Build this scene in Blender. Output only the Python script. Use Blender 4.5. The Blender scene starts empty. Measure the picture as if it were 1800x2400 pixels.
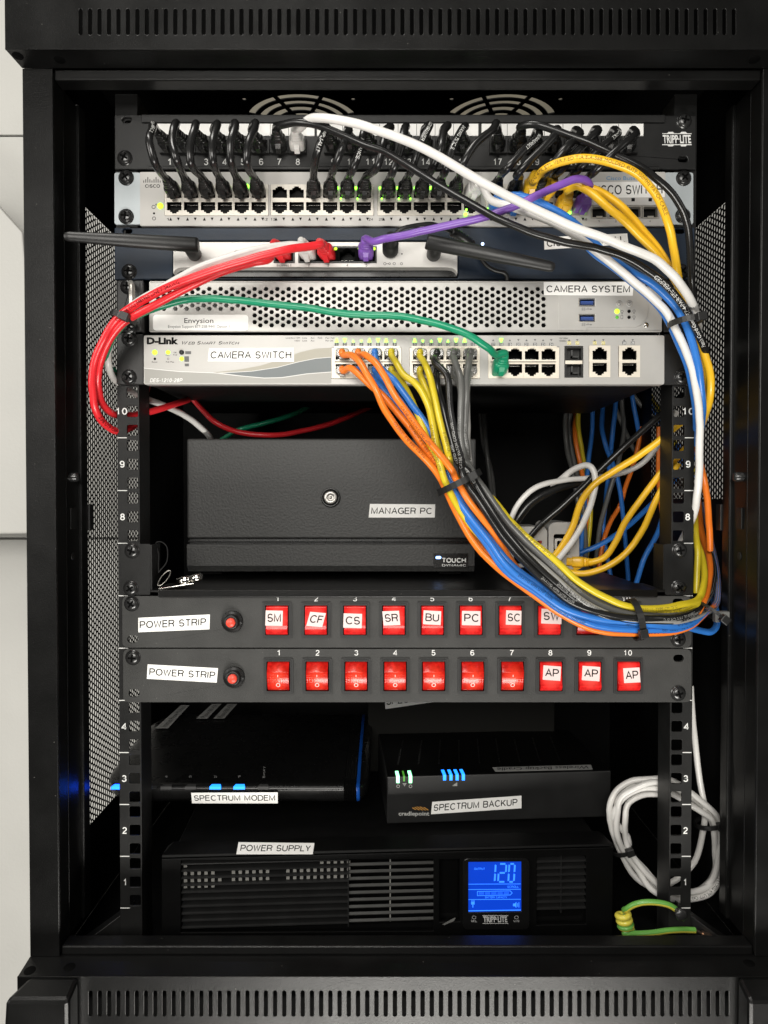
import bpy, bmesh, math, random
from mathutils import Vector as V, noise
from mathutils.geometry import delaunay_2d_cdt
random.seed(7)
SC = bpy.context.scene
COL = SC.collection
rad = math.radians
# ------------------------------------------------------------ camera, world, lamps, exposure
F = 1733.0; D = 0.624; TH = rad(1.05)          # focal length (px of the 1800x2400 photo), distance to the rails (m), pitch
cam_d = bpy.data.cameras.new('camera'); cam = bpy.data.objects.new('camera', cam_d); COL.objects.link(cam)
cam.location = (0, -D, 0); cam.rotation_euler = (rad(90) - TH, 0, 0)
cam_d.sensor_fit = 'VERTICAL'; cam_d.sensor_height = 36; cam_d.sensor_width = 27; cam_d.lens = F / 2400 * 36
cam_d.clip_start = 0.01; cam_d.clip_end = 50
SC.camera = cam
world = bpy.data.worlds.new('World'); SC.world = world; world.use_nodes = True
bg = world.node_tree.nodes['Background']; bg.inputs[0].default_value = (1, .97, .92, 1); bg.inputs[1].default_value = 0.03
def lamp(name, loc, aim, sx, sy, power, col=(1, .968, .905)):
    l = bpy.data.lights.new(name, 'AREA'); l.shape = 'RECTANGLE'; l.size = sx; l.size_y = sy; l.energy = power; l.color = col
    o = bpy.data.objects.new(name, l); COL.objects.link(o); o.location = loc
    o.rotation_euler = (V(aim) - V(loc)).to_track_quat('-Z', 'Y').to_euler()
    return o
lamp('low_lamp', (.12, -1.0, -1.2), (0, 0, -.1), .8, .3, 20)
lamp('left_lamp', (-1.55, -.95, .35), (0, 0, 0), .5, 1.1, 14)
lamp('right_fill', (1.9, -1.0, .45), (0, 0, 0), .5, 1.0, 2.5)  # added fill, balances the light from the left
lamp('ceiling_lamp', (-.5, -.62, 1.65), (0, 0, .1), .9, .35, 15)
lamp('front_fill', (-.2, -1.5, .4), (0, 0, 0), .8, .6, 17)  # added fill from the front, brightens the set-back computer and labels
SC.view_settings.view_transform = 'Standard'; SC.view_settings.look = 'None'
SC.view_settings.gamma = 1; SC.view_settings.use_curve_mapping = False; SC.view_settings.exposure = 0.1
SC.cycles.max_bounces = 6

# ------------------------------------------------------------ measuring: photo pixel -> point on a plane of the place
def W(px, py, y=0.0):
    u = (1200 - py) / F; y = y / 1000
    t = (y + D) / (u * math.sin(TH) + math.cos(TH))
    return V(((px - 900) / F * t, y, t * (u * math.cos(TH) - math.sin(TH))))
def RP(px, py, P0, N):
    u = (1200 - py) / F
    d = V(((px - 900) / F, u * math.sin(TH) + math.cos(TH), u * math.cos(TH) - math.sin(TH)))
    o = V((0, -D, 0))
    return o + d * ((P0 - o).dot(N) / d.dot(N))
CX = W(951, 1168, 0).x
def mir(x): return 2 * CX - x

# ------------------------------------------------------------ materials
MATS = {}
def mat(name, col, rough=.5, metal=0., spec=.5, bump=0., bscale=800., var=.08, vscale=60., trans=0., dust=0, emit=None, estr=0., coat=0.):
    if name in MATS: return MATS[name]
    m = bpy.data.materials.new(name); m.use_nodes = True; nt = m.node_tree; N = nt.nodes; L = nt.links
    b = N['Principled BSDF']
    b.inputs['Roughness'].default_value = rough; b.inputs['Metallic'].default_value = metal
    b.inputs['Specular IOR Level'].default_value = spec; b.inputs['Transmission Weight'].default_value = trans
    b.inputs['Coat Weight'].default_value = coat
    tc = N.new('ShaderNodeTexCoord')
    n = N.new('ShaderNodeTexNoise'); n.inputs['Scale'].default_value = vscale; n.inputs['Detail'].default_value = 5
    L.new(tc.outputs['Object'], n.inputs['Vector'])
    r = N.new('ShaderNodeValToRGB'); r.color_ramp.elements[0].position = .3; r.color_ramp.elements[1].position = .7
    r.color_ramp.elements[0].color = [c * (1 - var) for c in col] + [1]
    r.color_ramp.elements[1].color = [min(1, c * (1 + var)) for c in col] + [1]
    L.new(n.outputs['Fac'], r.inputs['Fac']); 
    out = r.outputs['Color']
    if dust:   # sparse pale specks of dust and lint
        n3 = N.new('ShaderNodeTexVoronoi'); n3.inputs['Scale'].default_value = 160; L.new(tc.outputs['Object'], n3.inputs['Vector'])
        n4 = N.new('ShaderNodeTexNoise'); n4.inputs['Scale'].default_value = 45; n4.inputs['Detail'].default_value = 3; L.new(tc.outputs['Object'], n4.inputs['Vector'])
        a1 = N.new('ShaderNodeMath'); a1.operation = 'LESS_THAN'; a1.inputs[1].default_value = .06; L.new(n3.outputs['Distance'], a1.inputs[0])
        a2 = N.new('ShaderNodeMath'); a2.operation = 'GREATER_THAN'; a2.inputs[1].default_value = .56; L.new(n4.outputs['Fac'], a2.inputs[0])
        a3 = N.new('ShaderNodeMath'); a3.operation = 'MULTIPLY'; L.new(a1.outputs[0], a3.inputs[0]); L.new(a2.outputs[0], a3.inputs[1])
        mx = N.new('ShaderNodeMix'); mx.data_type = 'RGBA'; L.new(a3.outputs[0], mx.inputs[0]); L.new(out, mx.inputs[6]); mx.inputs[7].default_value = (.09, .087, .08, 1); out = mx.outputs[2]
    L.new(out, b.inputs['Base Color'])
    mr = N.new('ShaderNodeMapRange'); mr.inputs['To Min'].default_value = max(.02, rough - .07); mr.inputs['To Max'].default_value = rough + .07
    L.new(n.outputs['Fac'], mr.inputs['Value']); L.new(mr.outputs['Result'], b.inputs['Roughness'])
    if bump:
        n2 = N.new('ShaderNodeTexNoise'); n2.inputs['Scale'].default_value = bscale; n2.inputs['Detail'].default_value = 3
        L.new(tc.outputs['Object'], n2.inputs['Vector'])
        bp = N.new('ShaderNodeBump'); bp.inputs['Strength'].default_value = bump; bp.inputs['Distance'].default_value = .0004
        L.new(n2.outputs['Fac'], bp.inputs['Height']); L.new(bp.outputs['Normal'], b.inputs['Normal'])
    if emit:
        b.inputs['Emission Color'].default_value = list(emit) + [1]; b.inputs['Emission Strength'].default_value = estr
    MATS[name] = m; return m
powder = mat('black powder coat', (.0045, .0045, .0044), .31, spec=.3, bump=.3, bscale=1300, var=.18, vscale=35, dust=1)
powder_in = mat('black inner sheet', (.005, .005, .005), .5, spec=.12, bump=.2, bscale=1500)
railm = mat('rail black paint', (.010, .010, .0098), .45, spec=.3, bump=.4, bscale=1300, var=.2)
dark = mat('dark cavity', (.002, .002, .002), .7, spec=.05)
blackp = mat('black plastic', (.009, .009, .009), .42, bump=.1, bscale=1200)
blackg = mat('black glossy', (.005, .005, .005), .28)
stripm = mat('grey strip paint', (.040, .040, .0385), .5, spec=.35, bump=.5, bscale=1500, var=.12, vscale=45, dust=1)
frameb = mat('switch bezel', (.022, .022, .022), .45)
white_ink = mat('white ink', (.75, .75, .73), .6, var=.02)
black_ink = mat('black ink', (.006, .006, .006), .7, spec=.1)
grey_ink = mat('grey ink', (.12, .12, .12), .6)
blue_ink = mat('blue ink', (.05, .25, .5), .6)
tape = mat('label tape', (.88, .87, .845), .4, var=.03, vscale=150)
tape_red = mat('label tape on red switch', (.75, .62, .6), .45, var=.03)
tape_shaded = mat('shaded white tape', (.3, .3, .29), .5)  # white paper slips, greyed so their shade sits in the colour
silver = mat('silver paint', (.42, .41, .39), .38, metal=.25, bump=.08, bscale=2500, var=.04)
silver_l = mat('light silver paint', (.42, .41, .39), .38, metal=.1, bump=.05, bscale=2500, var=.03)
ciscom = mat('light grey faceplate', (.5, .485, .462), .42, var=.03)
earm = mat('zinc ear', (.46, .5, .52), .4, metal=.2, var=.06, vscale=40)
navy = mat('navy painted steel', (.012, .021, .037), .45, spec=.35, bump=.2, bscale=1600)
shieldm = mat('port shield metal', (.5, .47, .42), .35, metal=.5)
cream = mat('cream port metal', (.74, .68, .58), .4, metal=.2)
chrome = mat('chrome', (.8, .78, .74), .15, metal=1.)
nickel = mat('nickel', (.6, .58, .55), .25, metal=1.)
copper = mat('tinned copper', (.55, .4, .3), .35, metal=1.)
screwm = mat('black screw', (.02, .02, .02), .25, spec=.7)
pcm = mat('textured black steel', (.038, .038, .037), .5, spec=.45, bump=.8, bscale=450, var=.25, vscale=420, dust=1)
bluelamp = mat('strong blue light', (.02, .2, .8), .4, emit=(.004, .06, 1), estr=9)
wallm = mat('white wall paint', (.49, .485, .46), .6, bump=.45, bscale=220, var=.035, vscale=9)
wall_g = mat('grey wall joint', (.35, .345, .33), .6)
blue_usb = mat('usb blue', (.02, .06, .25), .4)
tanm = mat('tan print', (.36, .34, .28), .45, var=.03)
slate = mat('slate print', (.14, .16, .165), .45, var=.03)
taupe = mat('taupe print', (.33, .325, .3), .42, var=.03)
clear = mat('clear plug plastic', (.75, .74, .72), .12, trans=.75, spec=.6)
white_box = mat('white adapter plastic', (.42, .41, .39), .4)
screen_sq = mat('pale lit screen', (.22, .215, .2), .5)
fwm = mat('firewall silver', (.68, .66, .63), .36, metal=.1, bump=.05, bscale=2500, var=.03)
upsm = mat('matt black moulding', (.0018, .0018, .0018), .5, spec=.12, bump=.1, bscale=1200)
CAB = dict(white=(.72, .705, .68), white2=(.68, .665, .64), yellow=(.85, .49, .022), lemon=(.6, .47, .02), orange=(.85, .2, .02), blue=(.03, .17, .55),
           purple=(.2, .085, .42), red=(.78, .026, .034), green=(.008, .26, .13), black=(.012, .012, .012), grey=(.115, .115, .11),
           silvergrey=(.3, .295, .28), clearwhite=(.7, .68, .66), earthyellow=(.62, .54, .07), earthgreen=(.12, .34, .06))
def cmat(c): return mat(c + ' cable sheath', CAB[c], .3 if c != 'black' else .25, spec=.5, bump=.08, bscale=300, var=.05, vscale=90)
led_g = mat('green light', (.2, .8, .05), .4, emit=(.24, 1, .04), estr=4.5)
led_lime = mat('lime light', (.4, .8, .05), .4, emit=(.5, 1, .03), estr=1.5)
led_gd = mat('dim green light', (.05, .25, .03), .4, emit=(.15, .6, .05), estr=.35)
led_b = mat('blue light', (.02, .2, .8), .4, emit=(.012, .2, 1), estr=2.6)
led_w = mat('blue white light', (.6, .7, 1), .4, emit=(.5, .65, 1), estr=3)
led_wg = mat('mint light', (.5, 1, .7), .4, emit=(.25, 1, .45), estr=2.6)
def glow_lens(name, base, hot, edge, hs, es, cx=.5, cz=.5):
    # a red lens glowing brightest at one spot, as from a lamp behind it
    m = mat(name, base, .15, spec=.3, var=.3, vscale=350); nt = m.node_tree; N = nt.nodes; L = nt.links; b = N['Principled BSDF']
    tc = N.new('ShaderNodeTexCoord'); mp = N.new('ShaderNodeMapping'); mp.inputs['Location'].default_value = (-cx, 0, -cz); mp.inputs['Scale'].default_value = (1, 0, 1)
    L.new(tc.outputs['Generated'], mp.inputs['Vector']); ln = N.new('ShaderNodeVectorMath'); ln.operation = 'LENGTH'; L.new(mp.outputs['Vector'], ln.inputs[0])
    wv = N.new('ShaderNodeTexWave'); wv.inputs['Scale'].default_value = 7; wv.inputs['Distortion'].default_value = .5; L.new(tc.outputs['Generated'], wv.inputs['Vector'])
    ad = N.new('ShaderNodeMath'); ad.operation = 'MULTIPLY_ADD'; ad.inputs[1].default_value = .10; L.new(wv.outputs['Fac'], ad.inputs[0]); L.new(ln.outputs['Value'], ad.inputs[2])
    r = N.new('ShaderNodeValToRGB'); r.color_ramp.elements[0].position = .08; r.color_ramp.elements[0].color = [c * hs for c in hot] + [1]
    r.color_ramp.elements[1].position = .58; r.color_ramp.elements[1].color = [c * es for c in edge] + [1]
    L.new(ad.outputs['Value'], r.inputs['Fac']); L.new(r.outputs['Color'], b.inputs['Emission Color']); b.inputs['Emission Strength'].default_value = 1
    return m
red_on = glow_lens('lit red rocker', (.5, .012, .012), (1, .14, .1), (1, .015, .01), .85, .12, .5, .55)
red_off = glow_lens('glowing red rocker', (.42, .009, .006), (1, .12, .05), (1, .015, .008), .62, .06, .5, .42)  # switched-off rockers: glow put in to brighten the red
red_dark = mat('dark red rocker', (.35, .01, .01), .25, emit=(1, .02, .01), estr=.05)
red_btn = mat('red reset button', (.85, .07, .04), .4)
pink_ink = mat('pale mark', (.9, .55, .5), .4, emit=(1, .5, .45), estr=.2)
lcd = mat('blue backlit screen', (.0, .01, .2), .3, emit=(.004, .06, .62), estr=.8, vscale=30)
lcd_ink = mat('bright screen digit', (.02, .1, .5), .3, emit=(.03, .2, 1), estr=1.5)
lcd_dim = mat('dim screen segment', (.0, .01, .15), .3, emit=(.003, .035, .5), estr=.7)

# ------------------------------------------------------------ object bookkeeping
ORI = {}
def thing(name, label, cat, loc, group=None):
    o = bpy.data.objects.new(name, None); o.empty_display_size = .02; COL.objects.link(o); o.location = loc
    ORI[o.name] = V(loc); tag(o, label, cat, group); return o
def tag(o, label, cat=None, group=None, kind=None):
    if label: o['label'] = label
    if cat: o['category'] = cat
    if group: o['group'] = group
    if kind: o['kind'] = kind
    return o
def inst(src, parent, at, label=None):
    o = bpy.data.objects.new(src[0], src[1]); COL.objects.link(o); o.parent = parent
    o.location = V(at) - ORI[parent.name]; ORI[o.name] = V(at)
    if src[2]:
        md = o.modifiers.new('bevel', 'BEVEL'); md.width = src[2]; md.segments = 2; md.limit_method = 'ANGLE'
    return o

# ------------------------------------------------------------ text outlines (built-in font)
_T = {}
CAPH = .686
def _a(cx, cy, rx, ry, a0, a1, n=9): return [(cx + rx * math.cos(rad(a0 + (a1 - a0) * i / n)), cy + ry * math.sin(rad(a0 + (a1 - a0) * i / n))) for i in range(n + 1)]
STROKES = {   # a plain one-weight sans capital alphabet, cap height 1: (advance, strokes)
 'A': (.72, [[(0, 0), (.34, 1), (.68, 0)], [(.12, .34), (.56, .34)]]), 'B': (.68, [[(0, 0), (0, 1), (.36, 1)] + _a(.36, .765, .23, .235, 90, -90)[1:] + [(0, .53)], [(.36, .53)] + _a(.38, .265, .26, .265, 90, -90) + [(0, 0)]]),
 'C': (.76, [_a(.38, .5, .37, .5, 42, 318, 18)]), 'D': (.72, [[(0, 0), (0, 1), (.3, 1)] + _a(.3, .5, .38, .5, 90, -90, 14)[1:] + [(0, 0)]]), 'E': (.62, [[(.56, 1), (0, 1), (0, 0), (.58, 0)], [(0, .53), (.52, .53)]]),
 'F': (.58, [[(.54, 1), (0, 1), (0, 0)], [(0, .51), (.47, .51)]]), 'G': (.78, [_a(.38, .5, .37, .5, 44, 340, 18) + [(.73, .46), (.42, .46)], [(.73, .46), (.73, .04)]]), 'H': (.72, [[(0, 0), (0, 1)], [(.62, 0), (.62, 1)], [(0, .53), (.62, .53)]]),
 'I': (.12, [[(0, 0), (0, 1)]]), 'J': (.5, [[(.38, 1), (.38, .26)] + _a(.19, .24, .19, .24, 0, -180)]), 'K': (.68, [[(0, 0), (0, 1)], [(.58, 1), (.02, .38)], [(.2, .56), (.62, 0)]]), 'L': (.54, [[(0, 1), (0, 0), (.5, 0)]]),
 'M': (.84, [[(0, 0), (0, 1), (.37, .06), (.74, 1), (.74, 0)]]), 'N': (.72, [[(0, 0), (0, 1), (.62, 0), (.62, 1)]]), 'O': (.8, [_a(.38, .5, .38, .5, 90, 450, 22)]), 'P': (.66, [[(0, 0), (0, 1), (.36, 1)] + _a(.36, .73, .24, .27, 90, -90)[1:] + [(0, .46)]]),
 'Q': (.8, [_a(.38, .5, .38, .5, 90, 450, 22), [(.46, .22), (.72, -.04)]]), 'R': (.7, [[(0, 0), (0, 1), (.38, 1)] + _a(.38, .745, .24, .255, 90, -90)[1:] + [(0, .49)], [(.38, .49), (.5, .44), (.55, .3), (.58, 0)]]),
 'S': (.66, [_a(.29, .755, .26, .245, 20, 200, 10) + _a(.30, .40, .27, .16, 150, 95, 3)[:1] + [(.29, .52), (.46, .46)] + _a(.30, .265, .28, .265, 25, -165, 11)]), 'T': (.62, [[(-.01, 1), (.58, 1)], [(.285, 1), (.285, 0)]]),
 'U': (.72, [[(0, 1), (0, .32)] + _a(.31, .31, .31, .31, 180, 360, 12) + [(.62, 1)]]), 'V': (.68, [[(0, 1), (.31, 0), (.62, 1)]]), 'W': (.96, [[(0, 1), (.22, 0), (.44, .96), (.66, 0), (.88, 1)]]), 'X': (.66, [[(0, 0), (.58, 1)], [(0, 1), (.58, 0)]]),
 'Y': (.66, [[(0, 1), (.3, .43), (.6, 1)], [(.3, .43), (.3, 0)]]), 'Z': (.62, [[(.02, 1), (.55, 1), (0, 0), (.57, 0)]]), ' ': (.3, []), '-': (.36, [[(.02, .38), (.28, .38)]]), '/': (.32, [[(0, -.02), (.24, 1)]]), '.': (.2, [[(.05, 0), (.05, .06)]]), ':': (.2, [[(.05, 0), (.05, .06)], [(.05, .6), (.05, .66)]]),
 '0': (.6, [_a(.25, .5, .25, .5, 90, 450, 18)]), '1': (.6, [[(.06, .76), (.2, .84), (.28, 1), (.28, 0)]]), '2': (.6, [_a(.25, .72, .25, .28, 170, -30, 9) + [(.08, .2), (0, 0), (.52, 0)]]), '3': (.6, [_a(.24, .76, .23, .24, 165, -80, 9) + [(.2, .53), (.28, .52)] + _a(.24, .27, .27, .27, 80, -165, 10)]),
 '4': (.6, [[(.38, 0), (.38, 1), (0, .3), (0, .26), (.52, .26)]]), '5': (.6, [[(.46, 1), (.08, 1), (.03, .5)] + _a(.24, .31, .27, .31, 120, -160, 11)]), '6': (.6, [_a(.26, .3, .25, .3, 90, -270, 14), [(.01, .3), (.02, .62)] + _a(.27, .72, .25, .28, 170, 30, 6)]), '7': (.6, [[(0, 1), (.5, 1), (.28, .5), (.17, 0)]]),
 '8': (.6, [_a(.25, .77, .21, .23, 90, 450, 14), _a(.25, .27, .25, .27, 90, 450, 14)]), '9': (.6, [_a(.25, .7, .25, .3, -90, 270, 14), [(.5, .7), (.49, .38)] + _a(.25, .28, .25, .28, -10, -150, 6)]),
}
def sglyphs(s, bold, shear):
    w = .14 + 2.2 * bold; x = w / 2; vs = []; fs = []; zi = 0
    for ch in s:
        adv, st = STROKES[ch]
        for pl in st:
            P = [(x + p[0] + shear * p[1], w / 2 + p[1] * (1 - w)) for p in pl]; n0 = len(vs); m = len(P); closed = math.hypot(P[0][0] - P[-1][0], P[0][1] - P[-1][1]) < 1e-5
            for i in range(m):
                a = P[i - 1] if i else (P[-2] if closed else None); c = P[i + 1] if i < m - 1 else (P[1] if closed else None)
                d0 = (P[i][0] - a[0], P[i][1] - a[1]) if a else None; d1 = (c[0] - P[i][0], c[1] - P[i][1]) if c else None
                d0 = d0 or d1; d1 = d1 or d0
                l0, l1 = max(math.hypot(*d0), 1e-9), max(math.hypot(*d1), 1e-9); n_ = (-d0[1] / l0 - d1[1] / l1, d0[0] / l0 + d1[0] / l1); l = max(math.hypot(*n_), 1e-6)
                k = min(1 / max(l / 2, .3), 1.9); q = (n_[0] / l * k * w / 2, n_[1] / l * k * w / 2)
                e = (0, 0) if (a and c) else ((-d1[0] / l1 * w / 2, -d1[1] / l1 * w / 2) if not a else (d0[0] / l0 * w / 2, d0[1] / l0 * w / 2))
                if s in ('I',) or not closed: pass
                vs += [(P[i][0] + q[0], P[i][1] + q[1], zi), (P[i][0] - q[0], P[i][1] - q[1], zi)]
            fs += [(n0 + 2 * i, n0 + 2 * i + 1, n0 + 2 * i + 3, n0 + 2 * i + 2) for i in range(m - 1)]; zi += 1
        x += adv + .10 + w * .5
    vs = [(p[0] * CAPH, p[1] * CAPH, p[2]) for p in vs]
    return vs, fs
def glyphs(s, bold=0., shear=0.):
    k = (s, bold, shear)
    if k not in _T and all(c in STROKES for c in s):
        vs, fs = sglyphs(s, bold, shear); xs = [v[0] for v in vs] or [0, 1]; _T[k] = (vs, fs, min(xs), max(xs))
    if k not in _T:
        c = bpy.data.curves.new('t', 'FONT'); c.body = s; c.resolution_u = 2; c.offset = bold; c.shear = shear
        o = bpy.data.objects.new('t', c); m = bpy.data.meshes.new_from_object(o)
        vs = [(v.co.x, v.co.y, 0) for v in m.vertices]; fs = [tuple(p.vertices) for p in m.polygons]
        bpy.data.objects.remove(o); bpy.data.curves.remove(c); bpy.data.meshes.remove(m)
        xs = [v[0] for v in vs] or [0, 1]
        _T[k] = (vs, fs, min(xs), max(xs))
    return _T[k]

class MB:
    def __init__(s): s.v = []; s.f = []; s.m = []; s.s = []
    def add(s, vs, fs, mi=0, smooth=False):
        n = len(s.v); s.v += [V(p) for p in vs]
        for f in fs: s.f.append([n + i for i in f]); s.m.append(mi); s.s.append(smooth)
        return s
    def box(s, x0, x1, y0, y1, z0, z1, mi=0):
        if x0 > x1: x0, x1 = x1, x0
        if y0 > y1: y0, y1 = y1, y0
        if z0 > z1: z0, z1 = z1, z0
        return s.hexa([V((x, y, z)) for z in (z0, z1) for x, y in ((x0, y0), (x1, y0), (x1, y1), (x0, y1))], mi)
    def hexa(s, p, mi=0):
        return s.add(p, [(3, 2, 1, 0), (4, 5, 6, 7), (0, 1, 5, 4), (1, 2, 6, 5), (2, 3, 7, 6), (3, 0, 4, 7)], mi)
    def pbox(s, a, b, c, d, yf, yb, mi=0):          # photo rectangle a,b - c,d measured on plane yf, going back to yb (mm)
        p, q = W(a, b, yf), W(c, d, yf)
        return s.box(p.x, q.x, yf / 1000, yb / 1000, q.z, p.z, mi)
    def cdt(s, outer, holes):
        vs = []; es = []
        for lp in [outer] + holes:
            n = len(vs); k = len(lp); vs += [V(p) for p in lp]; es.append([n + i for i in range(k)])
        r = delaunay_2d_cdt(vs, [], es, 2, 1e-7)
        return r[0], r[2]
    def prism(s, outer, holes=(), y0=0., y1=.002, mi=0, side=None, mp=None):   # polygons in (x,z); y0 front, y1 back (m)
        holes = [list(h) for h in holes]
        mp = mp or (lambda a, b, t: V((a, t, b)))
        vs, fs = s.cdt(list(outer), holes)
        s.add([mp(p[0], p[1], y0) for p in vs], fs, mi)
        s.add([mp(p[0], p[1], y1) for p in vs], [tuple(reversed(f)) for f in fs], mi)
        for lp in [list(outer)] + holes:
            k = len(lp)
            s.add([mp(p[0], p[1], y0) for p in lp] + [mp(p[0], p[1], y1) for p in lp],
                  [(i, (i + 1) % k, k + (i + 1) % k, k + i) for i in range(k)], mi if side is None else side)
        return s
    def pprism(s, outer, holes=(), yf=0., yb=2., mi=0, side=None):              # polygons in photo pixels on plane yf (mm)
        g = lambda lp: [(W(a, b, yf).x, W(a, b, yf).z) for a, b in lp]
        return s.prism(g(outer), [g(h) for h in holes], yf / 1000, yb / 1000, mi, side)
    def loft(s, secs, mi=0, smooth=True, c0=True, c1=True):
        k = len(secs[0]); vs = [p for q in secs for p in q]
        fs = [(j * k + i, j * k + (i + 1) % k, (j + 1) * k + (i + 1) % k, (j + 1) * k + i) for j in range(len(secs) - 1) for i in range(k)]
        s.add(vs, fs, mi, smooth)
        if c0: s.add(secs[0], [tuple(range(k - 1, -1, -1))], mi)
        if c1: s.add(secs[-1], [tuple(range(k))], mi)
        return s
    def tube(s, pts, r, n=10, mi=0, caps=True, mi2=None, twist=0., flat=1.):
        pts = [V(p) for p in pts]; m = len(pts); secs = []
        rr = r if hasattr(r, '__len__') else [r] * m
        t0 = (pts[1] - pts[0]).normalized(); up = V((0, 0, 1)) if abs(t0.z) < .9 else V((1, 0, 0))
        nrm = t0.cross(up).normalized()
        for i in range(m):
            t = (pts[min(i + 1, m - 1)] - pts[max(i - 1, 0)])
            t = t.normalized() if t.length > 1e-9 else t0
            nrm = (nrm - t * nrm.dot(t)); nrm = nrm.normalized() if nrm.length > 1e-6 else t.orthogonal().normalized()
            b = t.cross(nrm)
            secs.append([pts[i] + (nrm * math.cos(6.28318 * j / n) + b * math.sin(6.28318 * j / n) * flat) * rr[i] for j in range(n)])
        if mi2 is None: return s.loft(secs, mi, True, caps, caps)
        vs = [p for q in secs for p in q]; n0 = len(s.v); s.v += vs
        for j in range(m - 1):
            for i in range(n):
                s.f.append([n0 + j * n + i, n0 + j * n + (i + 1) % n, n0 + (j + 1) * n + (i + 1) % n, n0 + (j + 1) * n + i])
                s.m.append(mi2 if ((i + n // 2 + int(j * twist)) % n) < n * .3 else mi); s.s.append(True)
        return s
    def lathe(s, o, ax, prof, n=20, mi=0, smooth=True):
        o = V(o); ax = V(ax).normalized(); a = ax.orthogonal().normalized(); b = ax.cross(a)
        secs = [[o + ax * t + (a * math.cos(6.28318 * i / n) + b * math.sin(6.28318 * i / n)) * max(r, 1e-5) for i in range(n)] for t, r in prof]
        return s.loft(secs, mi, smooth)
    def disc(s, px, py, rp, y, h, mi=0, n=16, dome=0.):    # a round button of radius rp pixels at plane y (mm), standing h mm proud
        o = W(px, py, y); r = (W(px + rp, py, y) - o).length
        pr = [(0, r), (h / 1000 * .7, r), (h / 1000, r * .86), (h / 1000 + dome / 1000, .0001)]
        return s.lathe(o, (0, -1, 0), pr, n, mi)
    def text(s, txt, x0, y0, x1, y1, mp, mi=0, bold=0., shear=0., fit=True, rot=0.):   # cap top y0, baseline y1 in photo pixels; mp maps pixels to the surface
        vs, fs, a, b = glyphs(txt, bold, shear)
        sy = (y1 - y0) / CAPH; sx = (x1 - x0) / max(b - a, 1e-6) if fit else sy
        cx, cy = (x0 + x1) / 2, (y0 + y1) / 2; c, n = math.cos(rad(rot)), math.sin(rad(rot))
        out = []
        for p in vs:
            X = x0 + (p[0] - a) * sx - cx; Y = y1 - p[1] * sy - cy
            out.append(mp(cx + X * c - Y * n, cy + X * n + Y * c) + V((0, -3e-6, 2e-6)) * (p[2] % 6))
        return s.add(out, fs, mi)
    def build(s, name, mats, parent=None, bevel=0., origin=None, src=False, label=None):
        if origin is None:
            if parent is not None: origin = ORI[parent.name]
            else:
                xs = [p.x for p in s.v]; ys = [p.y for p in s.v]; zs = [p.z for p in s.v]
                origin = V(((min(xs) + max(xs)) / 2, (min(ys) + max(ys)) / 2, min(zs)))
        me = bpy.data.meshes.new(name)
        me.from_pydata([tuple(p - origin) for p in s.v], [], s.f)
        for m in (mats if isinstance(mats, (list, tuple)) else [mats]): me.materials.append(m)
        me.polygons.foreach_set('material_index', s.m); me.polygons.foreach_set('use_smooth', s.s); me.update()
        if bevel:
            g = bmesh.new(); g.from_mesh(me); bmesh.ops.remove_doubles(g, verts=g.verts, dist=1e-6)
            bmesh.ops.recalc_face_normals(g, faces=g.faces); g.to_mesh(me); g.free()
        if src: return (name, me, bevel)
        o = bpy.data.objects.new(name, me); COL.objects.link(o); ORI[o.name] = V(origin)
        if parent is not None: o.parent = parent; o.location = V(origin) - ORI[parent.name]
        else: o.location = origin
        if bevel:
            md = o.modifiers.new('bevel', 'BEVEL'); md.width = bevel; md.segments = 2; md.limit_method = 'ANGLE'
        if label: o['label'] = label
        return o
def onp(y): return lambda a, b: W(a, b, y)
def rrect(x0, y0, x1, y1, r, n=4):
    out = []
    for cx, cy, a0 in ((x1 - r, y0 + r, -90), (x1 - r, y1 - r, 0), (x0 + r, y1 - r, 90), (x0 + r, y0 + r, 180)):
        for i in range(n + 1):
            a = rad(a0 + 90 * i / n); out.append((cx + r * math.cos(a), cy + r * math.sin(a)))
    return out
def stadium(cx, cy, w, h, n=4): return rrect(cx - w / 2, cy - h / 2, cx + w / 2, cy + h / 2, min(w, h) / 2 * .98, n)
def ngon(cx, cy, r, n, a0=0): return [(cx + r * math.cos(rad(a0 + 360 * i / n)), cy + r * math.sin(rad(a0 + 360 * i / n))) for i in range(n)]
def sticker(parent, quad, y, lines, tapem=tape, mp=None, name='label_sticker', h=.15, inkm=black_ink, pad=(.035, .22, .03, .24), bold=0.):
    """quad: corners tl,tr,br,bl in pixels.  lines: text or list of (text,u0,v0,u1,v1)"""
    b = MB(); tl, tr, br, bl = quad
    if mp is None: mp = lambda p, q, hh: W(p, q, y - hh)
    f = [mp(p[0], p[1], h) for p in (bl, br, tr, tl)]; k = [mp(p[0], p[1], 0.) for p in (bl, br, tr, tl)]
    b.add(k + f, [(3, 2, 1, 0), (4, 5, 6, 7), (0, 1, 5, 4), (1, 2, 6, 5), (2, 3, 7, 6), (3, 0, 4, 7)], 0)
    if isinstance(lines, str): lines = [(lines, pad[0], pad[1], 1 - pad[2], 1 - pad[3])]
    for t, u0, v0, u1, v1 in lines:
        def q(u, v):
            x = (tl[0] * (1 - u) + tr[0] * u) * (1 - v) + (bl[0] * (1 - u) + br[0] * u) * v
            z = (tl[1] * (1 - u) + tr[1] * u) * (1 - v) + (bl[1] * (1 - u) + br[1] * u) * v
            return mp(x, z, h + .06)
        b.text(t, u0, v0, u1, v1, q, 1, bold=bold)
    return b.build(name, [tapem, inkm], parent)
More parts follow.
